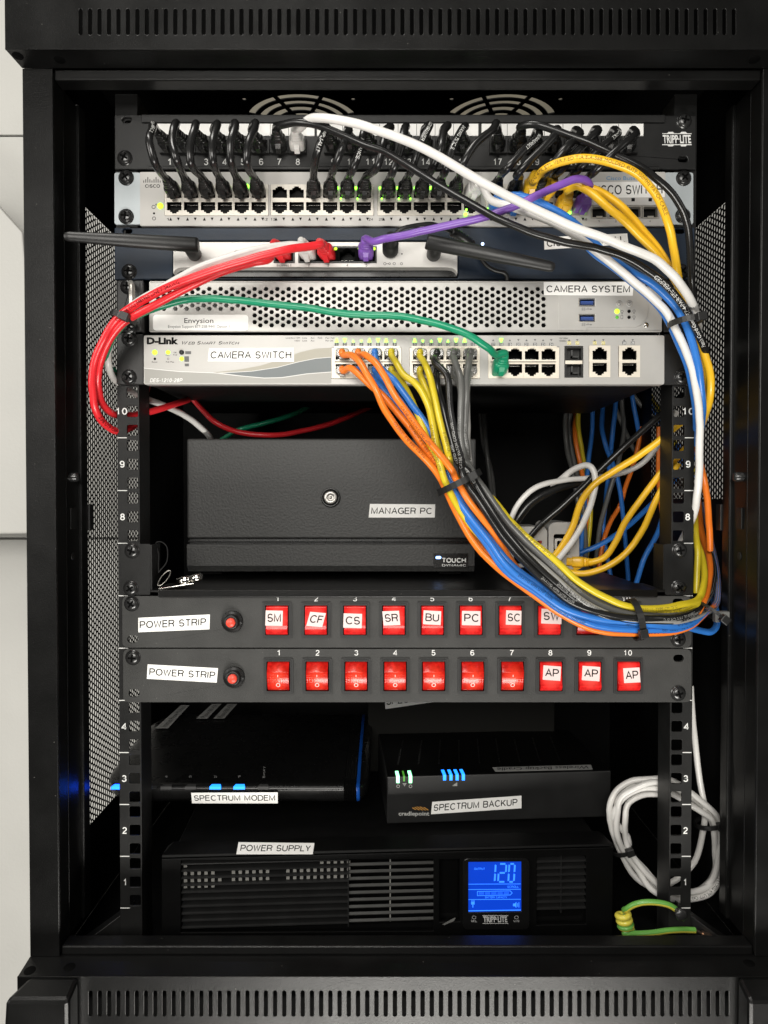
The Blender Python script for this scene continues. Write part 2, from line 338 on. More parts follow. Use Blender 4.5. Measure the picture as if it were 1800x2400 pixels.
# shared small parts
def make_screw():
    b = MB(); r = .0056
    b.lathe((0, 0, 0), (0, -1, 0), [(0, r * 1.15), (.0006, r * 1.15), (.0006, r), (.0014, r), (.0026, r * .82), (.0032, r * .5), (.0034, .0001)], 24, 0)
    a, w = .0033, .0008
    b.prism([(-w, -a), (w, -a), (w, -w), (a, -w), (a, w), (w, w), (w, a), (-w, a), (-w, w), (-a, w), (-a, -w), (-w, -w)], [], -.00345, -.003, 1)
    return b.build('screw', [screwm, dark], origin=V((0, 0, 0)), src=True)
SCREW = make_screw()
def screw(parent, px, py, y):
    o = inst(SCREW, parent, W(px, py, y)); o.rotation_euler = (0, random.uniform(0, 1.5), 0); return o
def jack_outline(w, h, up=True):
    s = 1 if up else -1
    pts = [(-w, -h), (w, -h), (w, h * .45), (w * .6, h * .45), (w * .6, h * .75), (w * .32, h * .75), (w * .32, h), (-w * .32, h), (-w * .32, h * .75), (-w * .6, h * .75), (-w * .6, h * .45), (-w, h * .45)]
    return [(x, z * s) for x, z in pts]
def make_port(name, w, h, W2, H2, up, fm, depth=.012, proud=.0006):
    b = MB()
    rim = [(-W2, -H2), (W2, -H2), (W2, H2), (-W2, H2)]
    hole = jack_outline(w, h, up)
    b.prism(rim, [hole], -proud, .0004, 0, 0)
    k = len(hole)
    b.add([V((x, .0003, z)) for x, z in hole] + [V((x, depth, z)) for x, z in hole], [(i, (i + 1) % k, k + (i + 1) % k, k + i) for i in range(k)], 1)
    b.add([V((-w * 1.2, depth, -h * 1.2)), V((w * 1.2, depth, -h * 1.2)), V((w * 1.2, depth, h * 1.2)), V((-w * 1.2, depth, h * 1.2))], [(0, 1, 2, 3)], 1)
    z = -h * .8 if up else h * .8
    for i in range(8):
        x = (-3.5 + i) * w * .2
        b.box(x - w * .05, x + w * .05, depth * .35, depth * .9, z - h * .06, z + h * .12, 2)
    return b.build(name, [fm, dark, nickel], origin=V((0, 0, 0)), src=True)

# ------------------------------------------------------------ cables
def spline(P, k=7):
    P = [V(p) for p in P]; out = []
    Q = [P[0] * 2 - P[1]] + P + [P[-1] * 2 - P[-2]]
    for i in range(1, len(Q) - 2):
        p0, p1, p2, p3 = Q[i - 1:i + 3]
        d = lambda a, b: max((a - b).length, 1e-6) ** .5
        t1 = d(p0, p1); t2 = t1 + d(p1, p2); t3 = t2 + d(p2, p3)
        for j in range(k):
            t = t1 + (t2 - t1) * j / k
            A1 = p0 * ((t1 - t) / t1) + p1 * (t / t1); A2 = p1 * ((t2 - t) / (t2 - t1)) + p2 * ((t - t1) / (t2 - t1)); A3 = p2 * ((t3 - t) / (t3 - t2)) + p3 * ((t - t2) / (t3 - t2))
            B1 = A1 * ((t2 - t) / t2) + A2 * (t / t2); B2 = A2 * ((t3 - t) / (t3 - t1)) + A3 * ((t - t1) / (t3 - t1))
            out.append(B1 * ((t2 - t) / (t2 - t1)) + B2 * ((t - t1) / (t2 - t1)))
    return out + [P[-1]]
def rsec(o, x, z, w, h, n=3):
    r = min(w, h) * .28; pts = rrect(-w / 2, -h / 2, w / 2, h / 2, r, n)
    return [o + x * a + z * b for a, b in pts]
def plug(parent, at, axis, m, kind='boot', scale=1., up=V((0, 0, 1))):
    """a modular plug seated at `at`, leaving along axis; returns where the cable leaves it"""
    a = V(axis).normalized(); x = a.cross(up).normalized(); z = x.cross(a).normalized()
    mm = .001 * scale
    if kind == 'clear':
        b = MB(); b.loft([rsec(at + a * t * mm, x, z, w * mm, h * mm) for t, w, h in ((-4, 11, 6.5), (5.5, 11, 6.5), (6, 10, 5.5))], 0, False)
        b.box(at.x - .0025, at.x + .0025, at.y - .006, at.y + .002, at.z - .0052, at.z - .0038, 0)
        c = MB(); c.tube([at - a * 3 * mm, at + a * 7 * mm], .0024, 8)
        o = b.build('plug', [clear], parent, .0002); c.build('cable_end', [m], o)
        return at + a * 6 * mm
    secs = [(-4, 11.4, 7.5), (1, 11.4, 7.5), (1.2, 12.6, 9.8), (9, 12.6, 10), (11, 11.5, 9.5), (12, 9, 8.6), (12.6, 9.4, 8.8), (14, 8.9, 8.4), (14.4, 8, 7.8), (15.4, 8.6, 8), (16.4, 8, 7.6), (16.8, 7, 7), (18, 7.6, 7.2), (19, 7, 7), (21, 6.2, 6.2)]
    b = MB(); b.loft([rsec(at + a * t * mm, x, z, w * mm, h * mm) for t, w, h in secs], 0, True)
    # the latch guard
    k = -1
    p = [at + a * t * mm + x * sx * mm + z * h * mm * k for t, h in ((2, 5), (10.5, 5)) for sx in (-2.6, 2.6)]
    q = [at + a * t * mm + x * sx * mm + z * h * mm * k for t, h in ((2.5, 8.2), (7, 7.2)) for sx in (-2.1, 2.1)]
    b.hexa([p[0], p[1], p[3], p[2], q[0], q[1], q[3], q[2]], 0)
    b.build('plug', [m], parent, .0004)
    return at + a * 20 * mm
def cprint(parent, P, r, txt, frac, ink, phi=0., hgt=.0027, flip=False, rep=1, gap=.01):
    L = [0.]
    for i in range(1, len(P)): L.append(L[-1] + (P[i] - P[i - 1]).length)
    b = MB(); vs, fs, a, e = glyphs(txt); sc = hgt / CAPH
    s0 = L[-1] * frac
    for kk in range(rep):
        out = []
        for p in vs:
            s = (p[0] - a) * sc; s = (s0 + s) if not flip else (s0 + (e - a) * sc - s)
            s = min(max(s, 0), L[-1] * .999); i = 0
            while L[i + 1] < s: i += 1
            f = (s - L[i]) / max(L[i + 1] - L[i], 1e-9); c = P[i].lerp(P[i + 1], f); t = (P[min(i + 2, len(P) - 1)] - P[max(i - 1, 0)]).normalized()
            n = V((0, -D, 0)) - c; n = (n - t * n.dot(t)).normalized(); w = n.cross(t) * (-1 if flip else 1)
            an = phi + (p[1] - CAPH / 2) * sc / r
            out.append(c + (n * math.cos(an) + w * math.sin(an)) * (r + .00012))
        b.add(out, fs); s0 += (e - a) * sc + gap
    return b.build('printed_text', [ink], parent)
def path(pts): return [p if isinstance(p, V) else W(*p) for p in pts]
def wob(S, a=1.):   # cables never run perfectly smooth: slight kinks and sag
    L = len(S)
    return [p + noise.noise_vector(p * 28) * .0011 * a * min(1, i / 8, (L - 1 - i) / 8) + noise.noise_vector(p * 85 + V((3, 1, 7))) * .0003 * a * min(1, i / 8, (L - 1 - i) / 8) for i, p in enumerate(S)]
def cable(name, label, pts, r, col, group=None, cat='cable', ends=(), prints=(), n=10, k=6, sec=None):
    """pts: photo pixels with depth (mm). ends: list of (0|1, port (px,py,mm), axis, kind, colour)"""
    P = path(pts); m = cmat(col)
    if not ends and not prints:
        b = MB(); b.tube(wob(spline(P, k)), r / 1000, n); o = b.build(name, [m]); return tag(o, label, cat, group)
    t = thing(name, label, cat, P[0], group)
    for e, port, ax, kind, c, *sc in ends:
        q = plug(t, W(*port), V(ax), cmat(c or col), kind, *sc)
        a = V(ax).normalized()
        if e == 0: P = [q - a * .004, q + a * .002] + P
        else: P = P + [q + a * .002, q - a * .004]
    S = wob(spline(P, k), 1 if name != 'patch_cable' else .5)
    MB().tube(S, r / 1000, n).build('sheath', [m], t)
    for pr in prints: cprint(t, S, r / 1000, *pr)
    return t
def tie(label, px, py, y, ang, w, h, depth, group='black cable ties'):
    """strap loop round a bundle: centre, across-angle (deg) of the strap in the picture, half-width across (px), strap width (mm)"""
    c = W(px, py, y); a = V((math.cos(rad(ang)), 0, -math.sin(rad(ang)))); d = V((0, 1, 0)); ax = a.cross(d).normalized()
    R = (W(px + w, py, y) - c).length; b = MB(); n = 28
    ring = lambda rr, dd, s: [c + a * rr * math.cos(6.28318 * i / n) + d * dd * math.sin(6.28318 * i / n) + ax * s for i in range(n)]
    R2 = depth / 1000; hh = h / 2000; th = .0012
    A, B, Cc, Dd = ring(R, R2, -hh), ring(R, R2, hh), ring(R + th, R2 + th, hh), ring(R + th, R2 + th, -hh)
    b.loft([A, B, Cc, Dd, A], 0, False, False, False)
    t = thing('cable_tie', label, 'cable tie', c, group)
    b.build('strap', [blackp], t)
    hb = MB(); q = c + a * R * .55 - d * R2 * .95
    u = [q + a * i * .0035 + ax * j * .0032 + d * k * .0028 for k in (1, -1) for i, j in ((-1, -1), (1, -1), (1, 1), (-1, 1))]
    hb.hexa(u); hb.build('ratchet_head', [blackp], t, .0005)
    return t

# ============================================================ THE SETTING: the wall the cabinet hangs on
WY = .43
b = MB()
def wtile(x0, x1, z0, z1): b.box(x0, x1, WY, WY + .012, z0, z1)
g = .0015
xs = [-2.2, -.95, W(8, 300, WY * 1000).x - .03, .9, 2.4]; zs = [-1.6, W(30, 1262, WY * 1000).z, W(30, 318, WY * 1000).z, 1.0, 2.2]
for i in range(len(xs) - 1):
    for j in range(len(zs) - 1): wtile(xs[i] + g, xs[i + 1] - g, zs[j] + g, zs[j + 1] - g)
b.box(-2.2, 2.4, WY + .013, WY + .03, -1.6, 2.2, 1)
wall = b.build('wall', [wallm, wall_g], bevel=.0008); tag(wall, None, None, None, 'structure')
b = MB(); b.box(CX - .27, CX + .27, WY - .014, WY - .002, -.3, .9); o = b.build('added_board', [mat('added tan board', (.15, .135, .1), .6, bump=.2, bscale=200, var=.15, vscale=20)]); tag(o, 'added tan board set behind the cabinet to tone the light through the fan grilles', 'board')  # added board, tones down the brightness seen through the fan grilles
wall['label'] = 'white panelled wall behind the black cabinet'
# a white sloping board leaning beside the cabinet, its top edge seen at the far left
a0, a1, a2 = W(-60, 420, 330), W(52, 545, 330), W(52, 1250, 330)
b = MB(); q = [(a0.x, a0.z), (a1.x, a1.z), (a1.x + .03, a2.z), (a0.x - .2, a2.z - .004), (a0.x - .2, a0.z)]
b.prism(q, [], .33, .345); b.build('leaning_board', [wallm], bevel=.002)
tag(bpy.data.objects['leaning_board'], 'white board with a sloping top edge standing against the wall left of the cabinet', 'board')

# ============================================================ THE CABINET
XL = W(61, 1200, -45).x; XR = mir(XL)
ZT = W(900, 160, -45).z; ZB = W(900, 2242, -45).z; FZ = ZB - .030
cab = thing('equipment_cabinet', 'black steel equipment cabinet with slotted top and base, hung on the white wall', 'cabinet', (CX, 0, ZB - .02))
CEIL = .40
def slots(x0, x1, pitch, y0, y1, w, yf):
    n = int(round((x1 - x0) / pitch)); out = []
    for i in range(n + 1):
        cx = x0 + (x1 - x0) * i / n
        out.append(stadium(cx, (y0 + y1) / 2, w, y1 - y0, 3))
    return out
# top cap: slotted fascia with an under slope
b = MB(); zf = W(900, 116, -65).z; xl = W(11, 60, -65).x; xr = mir(xl)
hol = [[(W(p, q, -65).x, W(p, q, -65).z) for p, q in h] for h in slots(189, 1720, 22.1, 20, 82, 8.6, -65)]
b.prism([(xl, zf), (xr, zf), (xr, CEIL + .004), (xl, CEIL + .004)], hol, -.065, -.0635, 0)
b.build('top_fascia', [powder, dark], cab, .0006)
b = MB()
b.hexa([V((xl, -.0634, zf + .0004)), V((xr, -.0634, zf + .0004)), V((XR, -.045, ZT)), V((XL, -.045, ZT)), V((xl, -.0634, zf + .002)), V((xr, -.0634, zf + .002)), V((XR, -.044, ZT + .003)), V((XL, -.044, ZT + .003))])
b.box(XL, XR, -.044, -.03, ZT + .0032, ZT + .02); b.box(xl, xl + .0015, -.0632, .42, zf + .003, CEIL); b.box(xr - .0015, xr, -.0632, .42, zf + .003, CEIL)
b.box(xl + .002, xr - .002, -.035, -.033, ZT + .021, CEIL - .001, 1)
for px, py in ((42, 131), (140, 140), (1768, 140)):
    o = RP(px, py, V((0, -.0634, zf + .0004)), V((0, -(ZT - zf), .0184)).normalized()); n = V((0, -(ZT - zf), -.0184)).normalized()
    n = V((0, -.7, -.5)).normalized() if False else V((0, -(ZT - zf), .0184)).normalized()
    n = n if n.z < 0 else -n
    b.lathe(o, n, [(0, .0042), (.0003, .0042), (.0004, .0001)], 14, 1)
b.build('top_cap', [powder, dark], cab, .0008)
# frame posts and the inner flanges
xi = W(131, 1200, -45).x
for sgn in (0, 1):
    X = (lambda x: x) if not sgn else mir
    b = MB(); b.box(X(XL), X(xi), -.045, -.0435, ZB, ZT); b.box(X(XL), X(XL + .0015), -.0434, .03, FZ, ZT)
    b.box(X(xi - .0015), X(xi), -.0434, -.026, ZB + .002, ZT - .002); b.box(X(xi - .004), X(xi), -.0258, -.0243, ZB + .002, ZT - .002)
    b.box(X(xi - .004), X(xi - .0025), -.0242, .004, ZB + .002, ZT - .002); b.box(X(xi - .004), X(xi), .0042, .0057, ZB + .002, ZT - .002)
    b.box(X(xi - .0015), X(xi), .0058, .018, ZB + .002, ZT - .002)
    b.build('frame_post', [powder], cab, .0006)
    b = MB(); z0, z1 = W(900, 1190, 10).z, W(900, 1237, 10).z
    b.box(X(xi - .003), X(xi + .0015), .0182, .027, W(0, 1182, 20).z, W(0, 1243, 20).z)
    b.build('latch_tab', [blackp], cab, .0004)
    c = W(160 if not sgn else 1737, 1117, -28); zc = W(0, 1117, -20).z
    b = MB(); b.lathe(V((X(xi - .004), -.012, zc)), V((1 if not sgn else -1, 0, 0)), [(0, .004), (.007, .004), (.0085, .003), (.0086, .0001)], 16)
    b.build('door_catch', [screwm], cab)
    b = MB(); b.box(X(xi - .0024), X(xi - .0012), -.014, -.004, W(0, 1190, -10).z, W(0, 1240, -10).z); b.lathe(V((X(xi - .0024), -.009, W(0, 1303, -9).z)), V((1 if not sgn else -1, 0, 0)), [(0, .0035), (.0006, .0035), (.0007, .0001)], 14)
    b.build('hinge_plate', [railm], cab, .0003)
# inner top and bottom rails of the door frame
for y0, y1, nm in ((163, 188, 'door_frame_rail'), (2217, 2239, 'door_frame_rail')):
    z1, z0 = W(900, y0, -43).z, W(900, y1, -43).z
    b = MB(); b.box(xi + .0005, mir(xi) - .0005, -.043, -.028, z0, z1); b.build(nm, [powder], cab, .0012)
# base: slope, slotted fascia, feet
b = MB(); zf = W(900, 2289, -65).z; xl = W(40, 2300, -65).x; xr = mir(xl)
hol = [[(W(p, q, -65).x, W(p, q, -65).z) for p, q in h] for h in slots(212, 1704, 21.6, 2322, 2382, 8.6, -65)]
b.prism([(xl, zf - .06), (xr, zf - .06), (xr, zf), (xl, zf)], hol, -.065, -.0635, 0); b.build('base_fascia', [powder], cab, .0006)
b = MB()
b.hexa([V((xl, -.0634, zf - .002)), V((xr, -.0634, zf - .002)), V((XR, -.044, ZB - .003)), V((XL, -.044, ZB - .003)), V((xl, -.0634, zf - .0004)), V((xr, -.0634, zf - .0004)), V((XR, -.0445, ZB)), V((XL, -.0445, ZB))])
b.box(xl, xl + .0015, -.0632, .42, zf - .06, zf - .003); b.box(xr - .0015, xr, -.0632, .42, zf - .06, zf - .003)
b.box(xl + .002, xr - .002, -.03, -.028, zf - .06, zf - .012, 1)
for px, py in ((70, 2275), (163, 2267), (1755, 2257)):
    P0 = V((0, -.0634, zf - .0004)); nn = V((0, -(ZB - zf), .0189)).normalized(); o = RP(px, py, P0, nn)
    b.lathe(o, nn if nn.z > 0 else -nn, [(0, .0045), (.0003, .0045), (.0004, .0001)], 14, 1)
b.build('base', [powder, dark], cab, .0008)
for sgn in (0, 1):
    X = (lambda x: x) if not sgn else mir
    z = W(0, 2338, -84).z; b = MB(); x0, x1 = W(-2, 2360, -84).x, W(161, 2360, -84).x
    b.hexa([V((X(p), q, r)) for p, q, r in ((x0, -.084, z - .07), (x1, -.084, z - .07), (x1, -.0655, z - .07), (x0, -.0655, z - .07), (x0 + .004, -.084, z - .002), (x1, -.084, z - .002), (x1, -.0655, z + .004), (x0 + .014, -.0655, z + .004))])
    b.build('corner_foot', [powder], cab, .003)
# side panels with vent perforations, back, floor and ceiling with fan grilles
def mesh_side(x, y0, y1, z0, z1, T, pitch=.0060, r=.00238):
    b = MB(); dy = pitch * .866; ny = int((y1 - y0) / dy); nz = int((z1 - z0) / pitch)
    o6 = [(dy * 2 / 3 * math.cos(rad(60 * i)), pitch / math.sqrt(3) * math.sin(rad(60 * i))) for i in range(6)]
    i6 = [(r * math.cos(rad(60 * i)), r * 1.12 * math.sin(rad(60 * i))) for i in range(6)]
    for i in range(ny):
        for j in range(nz):
            cy = y0 + dy * (i + .5); cz = z0 + pitch * (j + .5 + .5 * (i % 2))
            v = [V((x, cy + a, cz + c)) for a, c in o6] + [V((x, cy + a, cz + c)) for a, c in i6] + [V((x + T, cy + a, cz + c)) for a, c in i6]
            f = []
            for k in range(6):
                m = (k + 1) % 6; f += [(k, m, 6 + m, 6 + k), (6 + k, 6 + m, 12 + m, 12 + k)]
            b.add(v, f, 0)
    return b, y0 + dy * .3, y0 + dy * (ny - .3), z0 + pitch * .6, z0 + pitch * (nz + .2)
for sgn in (0, 1):
    sx = XL + .0022 if not sgn else mir(XL + .0022) - .0005
    zt, zb = (.272, -.312) if not sgn else (.272, W(1650, 1178, 100).z)
    b, ya, yb_, za, zb2 = mesh_side(sx, .020, .252, zb, zt, .0005 if not sgn else .0009)
    T = .0005
    b.box(sx, sx + T, .0015, ya, FZ, CEIL); b.box(sx, sx + T, yb_, .42, FZ, CEIL); b.box(sx, sx + T, ya + .0001, yb_ - .0001, zb2, CEIL); b.box(sx, sx + T, ya + .0001, yb_ - .0001, FZ, za)
    b.build('side_panel', [powder_in], cab)
b = MB(); b.box(XL + .0028, mir(XL) - .0028, .400, .402, FZ, CEIL - .0005); b.build('back_panel', [powder_in], cab)
b = MB(); b.box(XL + .0028, mir(XL) - .0028, -.041, .404, FZ - .004, FZ); b.box(XL + .003, mir(XL) - .003, -.0425, -.0412, FZ - .004, ZB - .0004); b.build('floor_panel', [powder_in], cab)
# ceiling plate with two ring grilles
fans = [(CX - .104, .176), (CX + .104, .176)]; hol = []
for fx, fy in fans:
    for r0, r1 in ((.018, .0245), (.0295, .037), (.042, .0485), (.0535, .0605)):
        for k in range(8):
            w = .0021; a0 = rad(45 * k + 22.5); n = 7
            o0, i0 = math.asin(w / r1), math.asin(w / r0); s = math.pi / 4
            hol.append([(fx + r1 * math.cos(a0 + o0 + (s - 2 * o0) * i / n), fy + r1 * math.sin(a0 + o0 + (s - 2 * o0) * i / n)) for i in range(n + 1)] +
                       [(fx + r0 * math.cos(a0 + i0 + (s - 2 * i0) * i / n), fy + r0 * math.sin(a0 + i0 + (s - 2 * i0) * i / n)) for i in range(n, -1, -1)])
    for dx, dy in ((-.052, -.052), (.052, -.052)): hol.append(ngon(fx + dx * 1.05, fy + dy * .98, .0022, 10))
b = MB(); b.prism([(XL + .0001, -.03), (mir(XL) - .0001, -.03), (mir(XL) - .0001, .42), (XL + .0001, .42)], hol, CEIL, CEIL + .0012, 0, mp=lambda a, c, t: V((a, c, t)))
b.build('ceiling_panel', [powder_in], cab)
# mounting rails
ZU = lambda k: .3178 - .04445 * k
RL0, RL1 = W(275, 1100).x, W(327, 1100).x
RR1, RR0 = mir(RL0), mir(RL1)
def rail(x0, x1, hx, inner, numx, lx0, lx1):
    b = MB(); hol = []
    for k in range(15):
        for o in (.00635, .022225, .0381): hol.append(rrect(hx - .0046, ZU(k) - o - .0046, hx + .0046, ZU(k) - o + .0046, .0012, 2))
    b.prism([(x0, FZ + .0005), (x1, FZ + .0005), (x1, ZU(0) + .02), (x0, ZU(0) + .02)], hol, 0, .002, 0)
    b.box(inner - .0009, inner + .0009, .0022, .028, FZ + .0005, ZU(0) + .02)
    r = b.build('mounting_rail', [railm], cab, .0003)
    t = MB(); mp = lambda a, c: V((a / 1e4, -.0003, c / -1e4))
    for n in (1, 2, 3, 4, 8, 9, 10):
        zc = (ZU(15 - n) + ZU(16 - n)) / 2; s = str(n); w = 20 if n < 10 else 46
        if n == 1: w = 10
        t.text(s, numx * 1e4 - w, -zc * 1e4 - 29, numx * 1e4 + w, -zc * 1e4 + 29, mp, 0, bold=.01)
    for k in range(5, 16):
        t.box(lx0, lx1, -.00035, 0, ZU(k) - .00035, ZU(k) + .00035)
    t.build('rail_numbers', [white_ink], r)
    return r
rail(RL0, RL1, RL0 + .0129, RL1 - .001, RL0 + .0042, RL0 + .0002, RL0 + .0082)
rail(RR0, RR1, RR1 - .0129, RR0 + .001, RR1 - .0053, RR1 - .0082, RR1 - .0006)
# struts that carry the rails at the foot and head
for s in (0, 1):
    X = (lambda x: x) if not s else mir
    b = MB(); b.hexa([V((X(XL + .006), -.02, FZ + .002)), V((X(RL0 + .006), .006, FZ + .002)), V((X(RL0 + .006), .02, FZ + .002)), V((X(XL + .006), .0, FZ + .002)), V((X(XL + .006), -.02, FZ + .006)), V((X(RL0 + .006), .006, FZ + .04)), V((X(RL0 + .006), .02, FZ + .04)), V((X(XL + .006), .0, FZ + .006))])
    b.build('rail_brace', [railm], cab, .0005)

# ============================================================ PATCH PANEL
pp = thing('patch_bay', 'black 24-port patch panel with numbered ports and a white strip, topmost in the rack', 'patch panel', W(950, 397, 0))
EAR = lambda p: rrect(*p)
b = MB(); b.pprism([(268, 270), (1632, 270), (1632, 397), (268, 397)], [stadium(297, 281, 22, 13), stadium(1601, 373, 22, 13)], -3, 0, 0)
b.pbox(330, 268, 1560, 286, -5.5, -3, 0); b.pbox(345, 389, 1548, 397, -6, -3, 0)
b.build('front_plate', [blackp], pp, .0008)
strip_x = ((366, 737), (743, 1121), (1129, 1508))
NX = [397 + 43 * i for i in range(8)] + [781 + 43.4 * i for i in range(8)] + [1167 + 43.5 * i for i in range(8)]
for i, (x0, x1) in enumerate(strip_x):
    b = MB(); b.pbox(x0, 290, x1, 318, -4.2, -3, 0)
    for j in range(1, 8):
        x = NX[8 * i + j] - 21.6; b.pbox(x - .6, 290.5, x + .6, 317.5, -4.25, -4.1, 1)
    b.build('label_strip', [tape, grey_ink], pp)
ppP = make_port('port', .0058, .0042, .0073, .0062, False, blackp, proud=.004)
for x in NX: inst(ppP, pp, W(x, 345, -3.6))
b = MB()
for i, x in enumerate(NX):
    s = str(i + 1); w = 4.8 * len(s) - (1.5 if s == '1' else 0)
    b.text(s, x - w, 371.5, x + w, 387, onp(-3.1), 0)
b.build('port_numbers', [white_ink], pp)
b = MB(); b.text('TRIPP·LITE', 1553, 317, 1620, 335, onp(-3.15), 0, bold=.03, shear=-.12)
b.pbox(1552, 338, 1621, 340, -3.15, -3, 0); b.pbox(1552, 312.5, 1621, 314, -3.15, -3, 0)
for cx, y, s in ((1572, 313, -1), (1602, 313, -1), (1572, 339, 1), (1602, 339, 1)):
    b.pprism([(cx - 9, y), (cx - 5, y + s * 4), (cx + 5, y + s * 4), (cx + 9, y)], [], -3.12, -3)
b.build('brand_lettering', [white_ink], pp)
for p in ((293, 371), (1603, 284)): screw(pp, p[0], p[1], -3)

# ============================================================ 48-PORT SWITCH
sw = thing('network_switch', 'light grey 48-port network switch full of black patch cables, under the patch panel', 'network switch', W(950, 530, 0))
for x0, x1 in ((268, 330), (1558, 1625)):
    b = MB(); b.pprism(rrect(x0, 404, x1, 526, 6), [], -3, 0); b.build('rack_ear', [earm], sw, .0006)
G = ((385, 629, 409, 39.5), (634, 876, 656, 39.3), (884, 1127, 908, 39.2), (1137, 1376, 1161, 39.2))
b = MB(); hol = [[(a, 433), (c, 433), (c, 505), (a, 505)] for a, c, _, _ in G] + [[(1385, 481), (1545, 481), (1545, 512), (1385, 512)]]
b.pprism(rrect(328, 403, 1560, 529, 3), hol, -6, 0, 0)
b.build('faceplate', [ciscom], sw, .0007)
b = MB(); b.pbox(345, 406, 1548, 527, 1, 220, 0); b.build('chassis', [powder_in], sw)
swU = make_port('port', .0060, .0047, .0071, .0064, True, shieldm); swD = make_port('port', .0060, .0047, .0071, .0064, False, shieldm)
CC = []
for a, c, x0, p in G:
    b = MB(); b.pprism([(a + .6, 433.6), (c - .6, 433.6), (c - .6, 504.4), (a + .6, 504.4)], [[(x0 - 19, 435.5), (x0 + 5 * p + 19, 435.5), (x0 + 5 * p + 19, 502.5), (x0 - 19, 502.5)]], -7, -2)
    b.build('port_shield', [shieldm], sw)
    for i in range(6):
        CC.append(x0 + i * p)
        inst(swU, sw, W(x0 + i * p, 451, -6.2)); inst(swD, sw, W(x0 + i * p, 487.5, -6.2))
b = MB()
for i in range(4):
    x = 1386 + i * 40; b.pprism([(x, 482), (x + 38, 482), (x + 38, 511), (x, 511)], [[(x + 2.5, 484), (x + 35.5, 484), (x + 35.5, 509), (x + 27, 509), (x + 27, 511 - .4), (x + 11, 511 - .4), (x + 11, 509), (x + 2.5, 509)]], -6.6, -1, 0)
    b.pbox(x + 1, 483, x + 37, 510.5, 10, 11, 1); b.pbox(x + 12, 506, x + 26, 511, -7.2, -6.7, 0)
b.build('fibre_slot_block', [shieldm, dark], sw)
b = MB()
for x in CC:
    b.pprism([(x - 12.5, 517), (x - 5.5, 517), (x - 9, 509.5)], [], -6.06, -6, 0); b.pprism([(x + 5.5, 510), (x + 12.5, 510), (x + 9, 517)], [], -6.06, -6, 0)
for t, x in (('1', 393), ('12', 622), ('13', 640), ('24', 869), ('25', 893), ('36', 1122), ('37', 1146), ('48', 1371)):
    b.text(t, x - 2.6 * len(t), 511, x + 2.6 * len(t), 517, onp(-6.08), 0)
for i in range(4): b.text(str(i + 1), 1402 + 40 * i, 516, 1405 + 40 * i, 521, onp(-6.08), 0)
for i in range(4): b.pbox(1400 + 40 * i, 464, 1408 + 40 * i, 472, -6.1, -6, 0)
for i, h in enumerate((5, 8, 13, 8, 5, 8, 13, 8, 5)): b.pbox(336 + 4.8 * i, 428 - h, 337.8 + 4.8 * i, 428, -6.08, -6, 0)
b.text('CISCO', 340, 432, 375, 440, onp(-6.08), 0, bold=.015)
for cx, cy, r in ((360, 485, 4.6), (366.5, 479.5, 2.3), (361, 512, 4.4)):
    b.pprism(ngon(cx, cy, r, 14), [ngon(cx, cy, r - 1.2, 14)], -6.08, -6, 0)
b.pprism(ngon(361, 500, 2.6, 10), [], -6.08, -6, 0)
b.build('panel_printing', [black_ink], sw)
b = MB(); b.text('Cisco Business', 1421, 413, 1512, 422, onp(-6.1), 0); b.build('panel_lettering', [blue_ink], sw)
sticker(sw, ((1383, 427), (1558, 425), (1558, 462), (1383, 464)), -6, 'CISCO SWITCH', pad=(.02, .2, .03, .2))
for p in ((296, 417), (296, 508), (1602, 418), (1600, 506)): screw(sw, p[0], p[1], -3)
LED = []
for x, y, r in ((418, 440, 3), (454, 441, 4), (537, 441, 4.5), (579, 437, 6.5), (791, 441, 4), (834, 441, 4), (891, 441, 3.6), (932, 441, 4), (973, 441, 4), (1010, 441, 4.5), (1049, 439, 4), (1139, 440, 4.5), (799, 466, 2.2), (838, 466, 2.2), (895, 466, 2.2), (935, 466, 2.2), (962, 466, 2.2), (1091, 503, 5.5), (1093, 492, 3), (1335, 499, 4.5), (1368, 499, 4), (1143, 490, 3)):
    b = MB(); b.disc(x, y, r * .8, -7.2, 1.2, 0, 10, .4); b.build('indicator_light', [led_g], sw)
b = MB(); b.disc(376, 483, 7, -6, 1.2, 0, 14, .5); b.build('status_light', [led_lime], sw)

# ============================================================ FIREWALL IN ITS NAVY MOUNT
nv = thing('rack_mount_plate', 'navy blue rack mount plate with a cut-out that carries the silver firewall', 'mount plate', W(950, 655, 0))
b = MB(); b.pprism([(268, 533), (1628, 533), (1628, 655), (268, 655)], [[(405, 564), (1073, 564), (1073, 652), (405, 652)], stadium(298, 541, 22, 12), stadium(1594, 541, 22, 12)], -3, 0)
b.build('plate', [navy], nv, .0008)
b = MB(); b.pbox(406, 627, 1072, 651, 14, 16, 0); b.pbox(406, 632, 1072, 651, -2, 13, 0); b.build('cradle', [blackg], nv, .002)
for p in ((303, 637), (1597, 637)): screw(nv, p[0], p[1], -3)
sticker(nv, ((1275, 556), (1470, 547), (1473, 572), (1276, 585)), -3, 'CISCO FIREWALL', pad=(.03, .2, .04, .2))
fw = thing('firewall', 'silver firewall box with two black paddle antennas, seated in the navy mount plate', 'firewall', W(738, 628, -10))
b = MB(); b.pprism([(406, 567), (1072, 567), (1072, 641), (1068, 633), (1060, 628), (1048, 626.5), (430, 626.5), (418, 628), (410, 633), (406, 641)],
   [[(643, 580), (689, 580), (689, 614), (643, 614)], [(701, 579), (881, 579), (881, 614), (701, 614)], stadium(557, 590, 15, 5)], -10, 0); b.build('face', [fwm], fw, .001)
b = MB(); b.pbox(408, 569, 1070, 625, 2, 120); b.build('body', [powder_in], fw)
fP = make_port('port', .0062, .0050, .0078, .0060, True, dark)
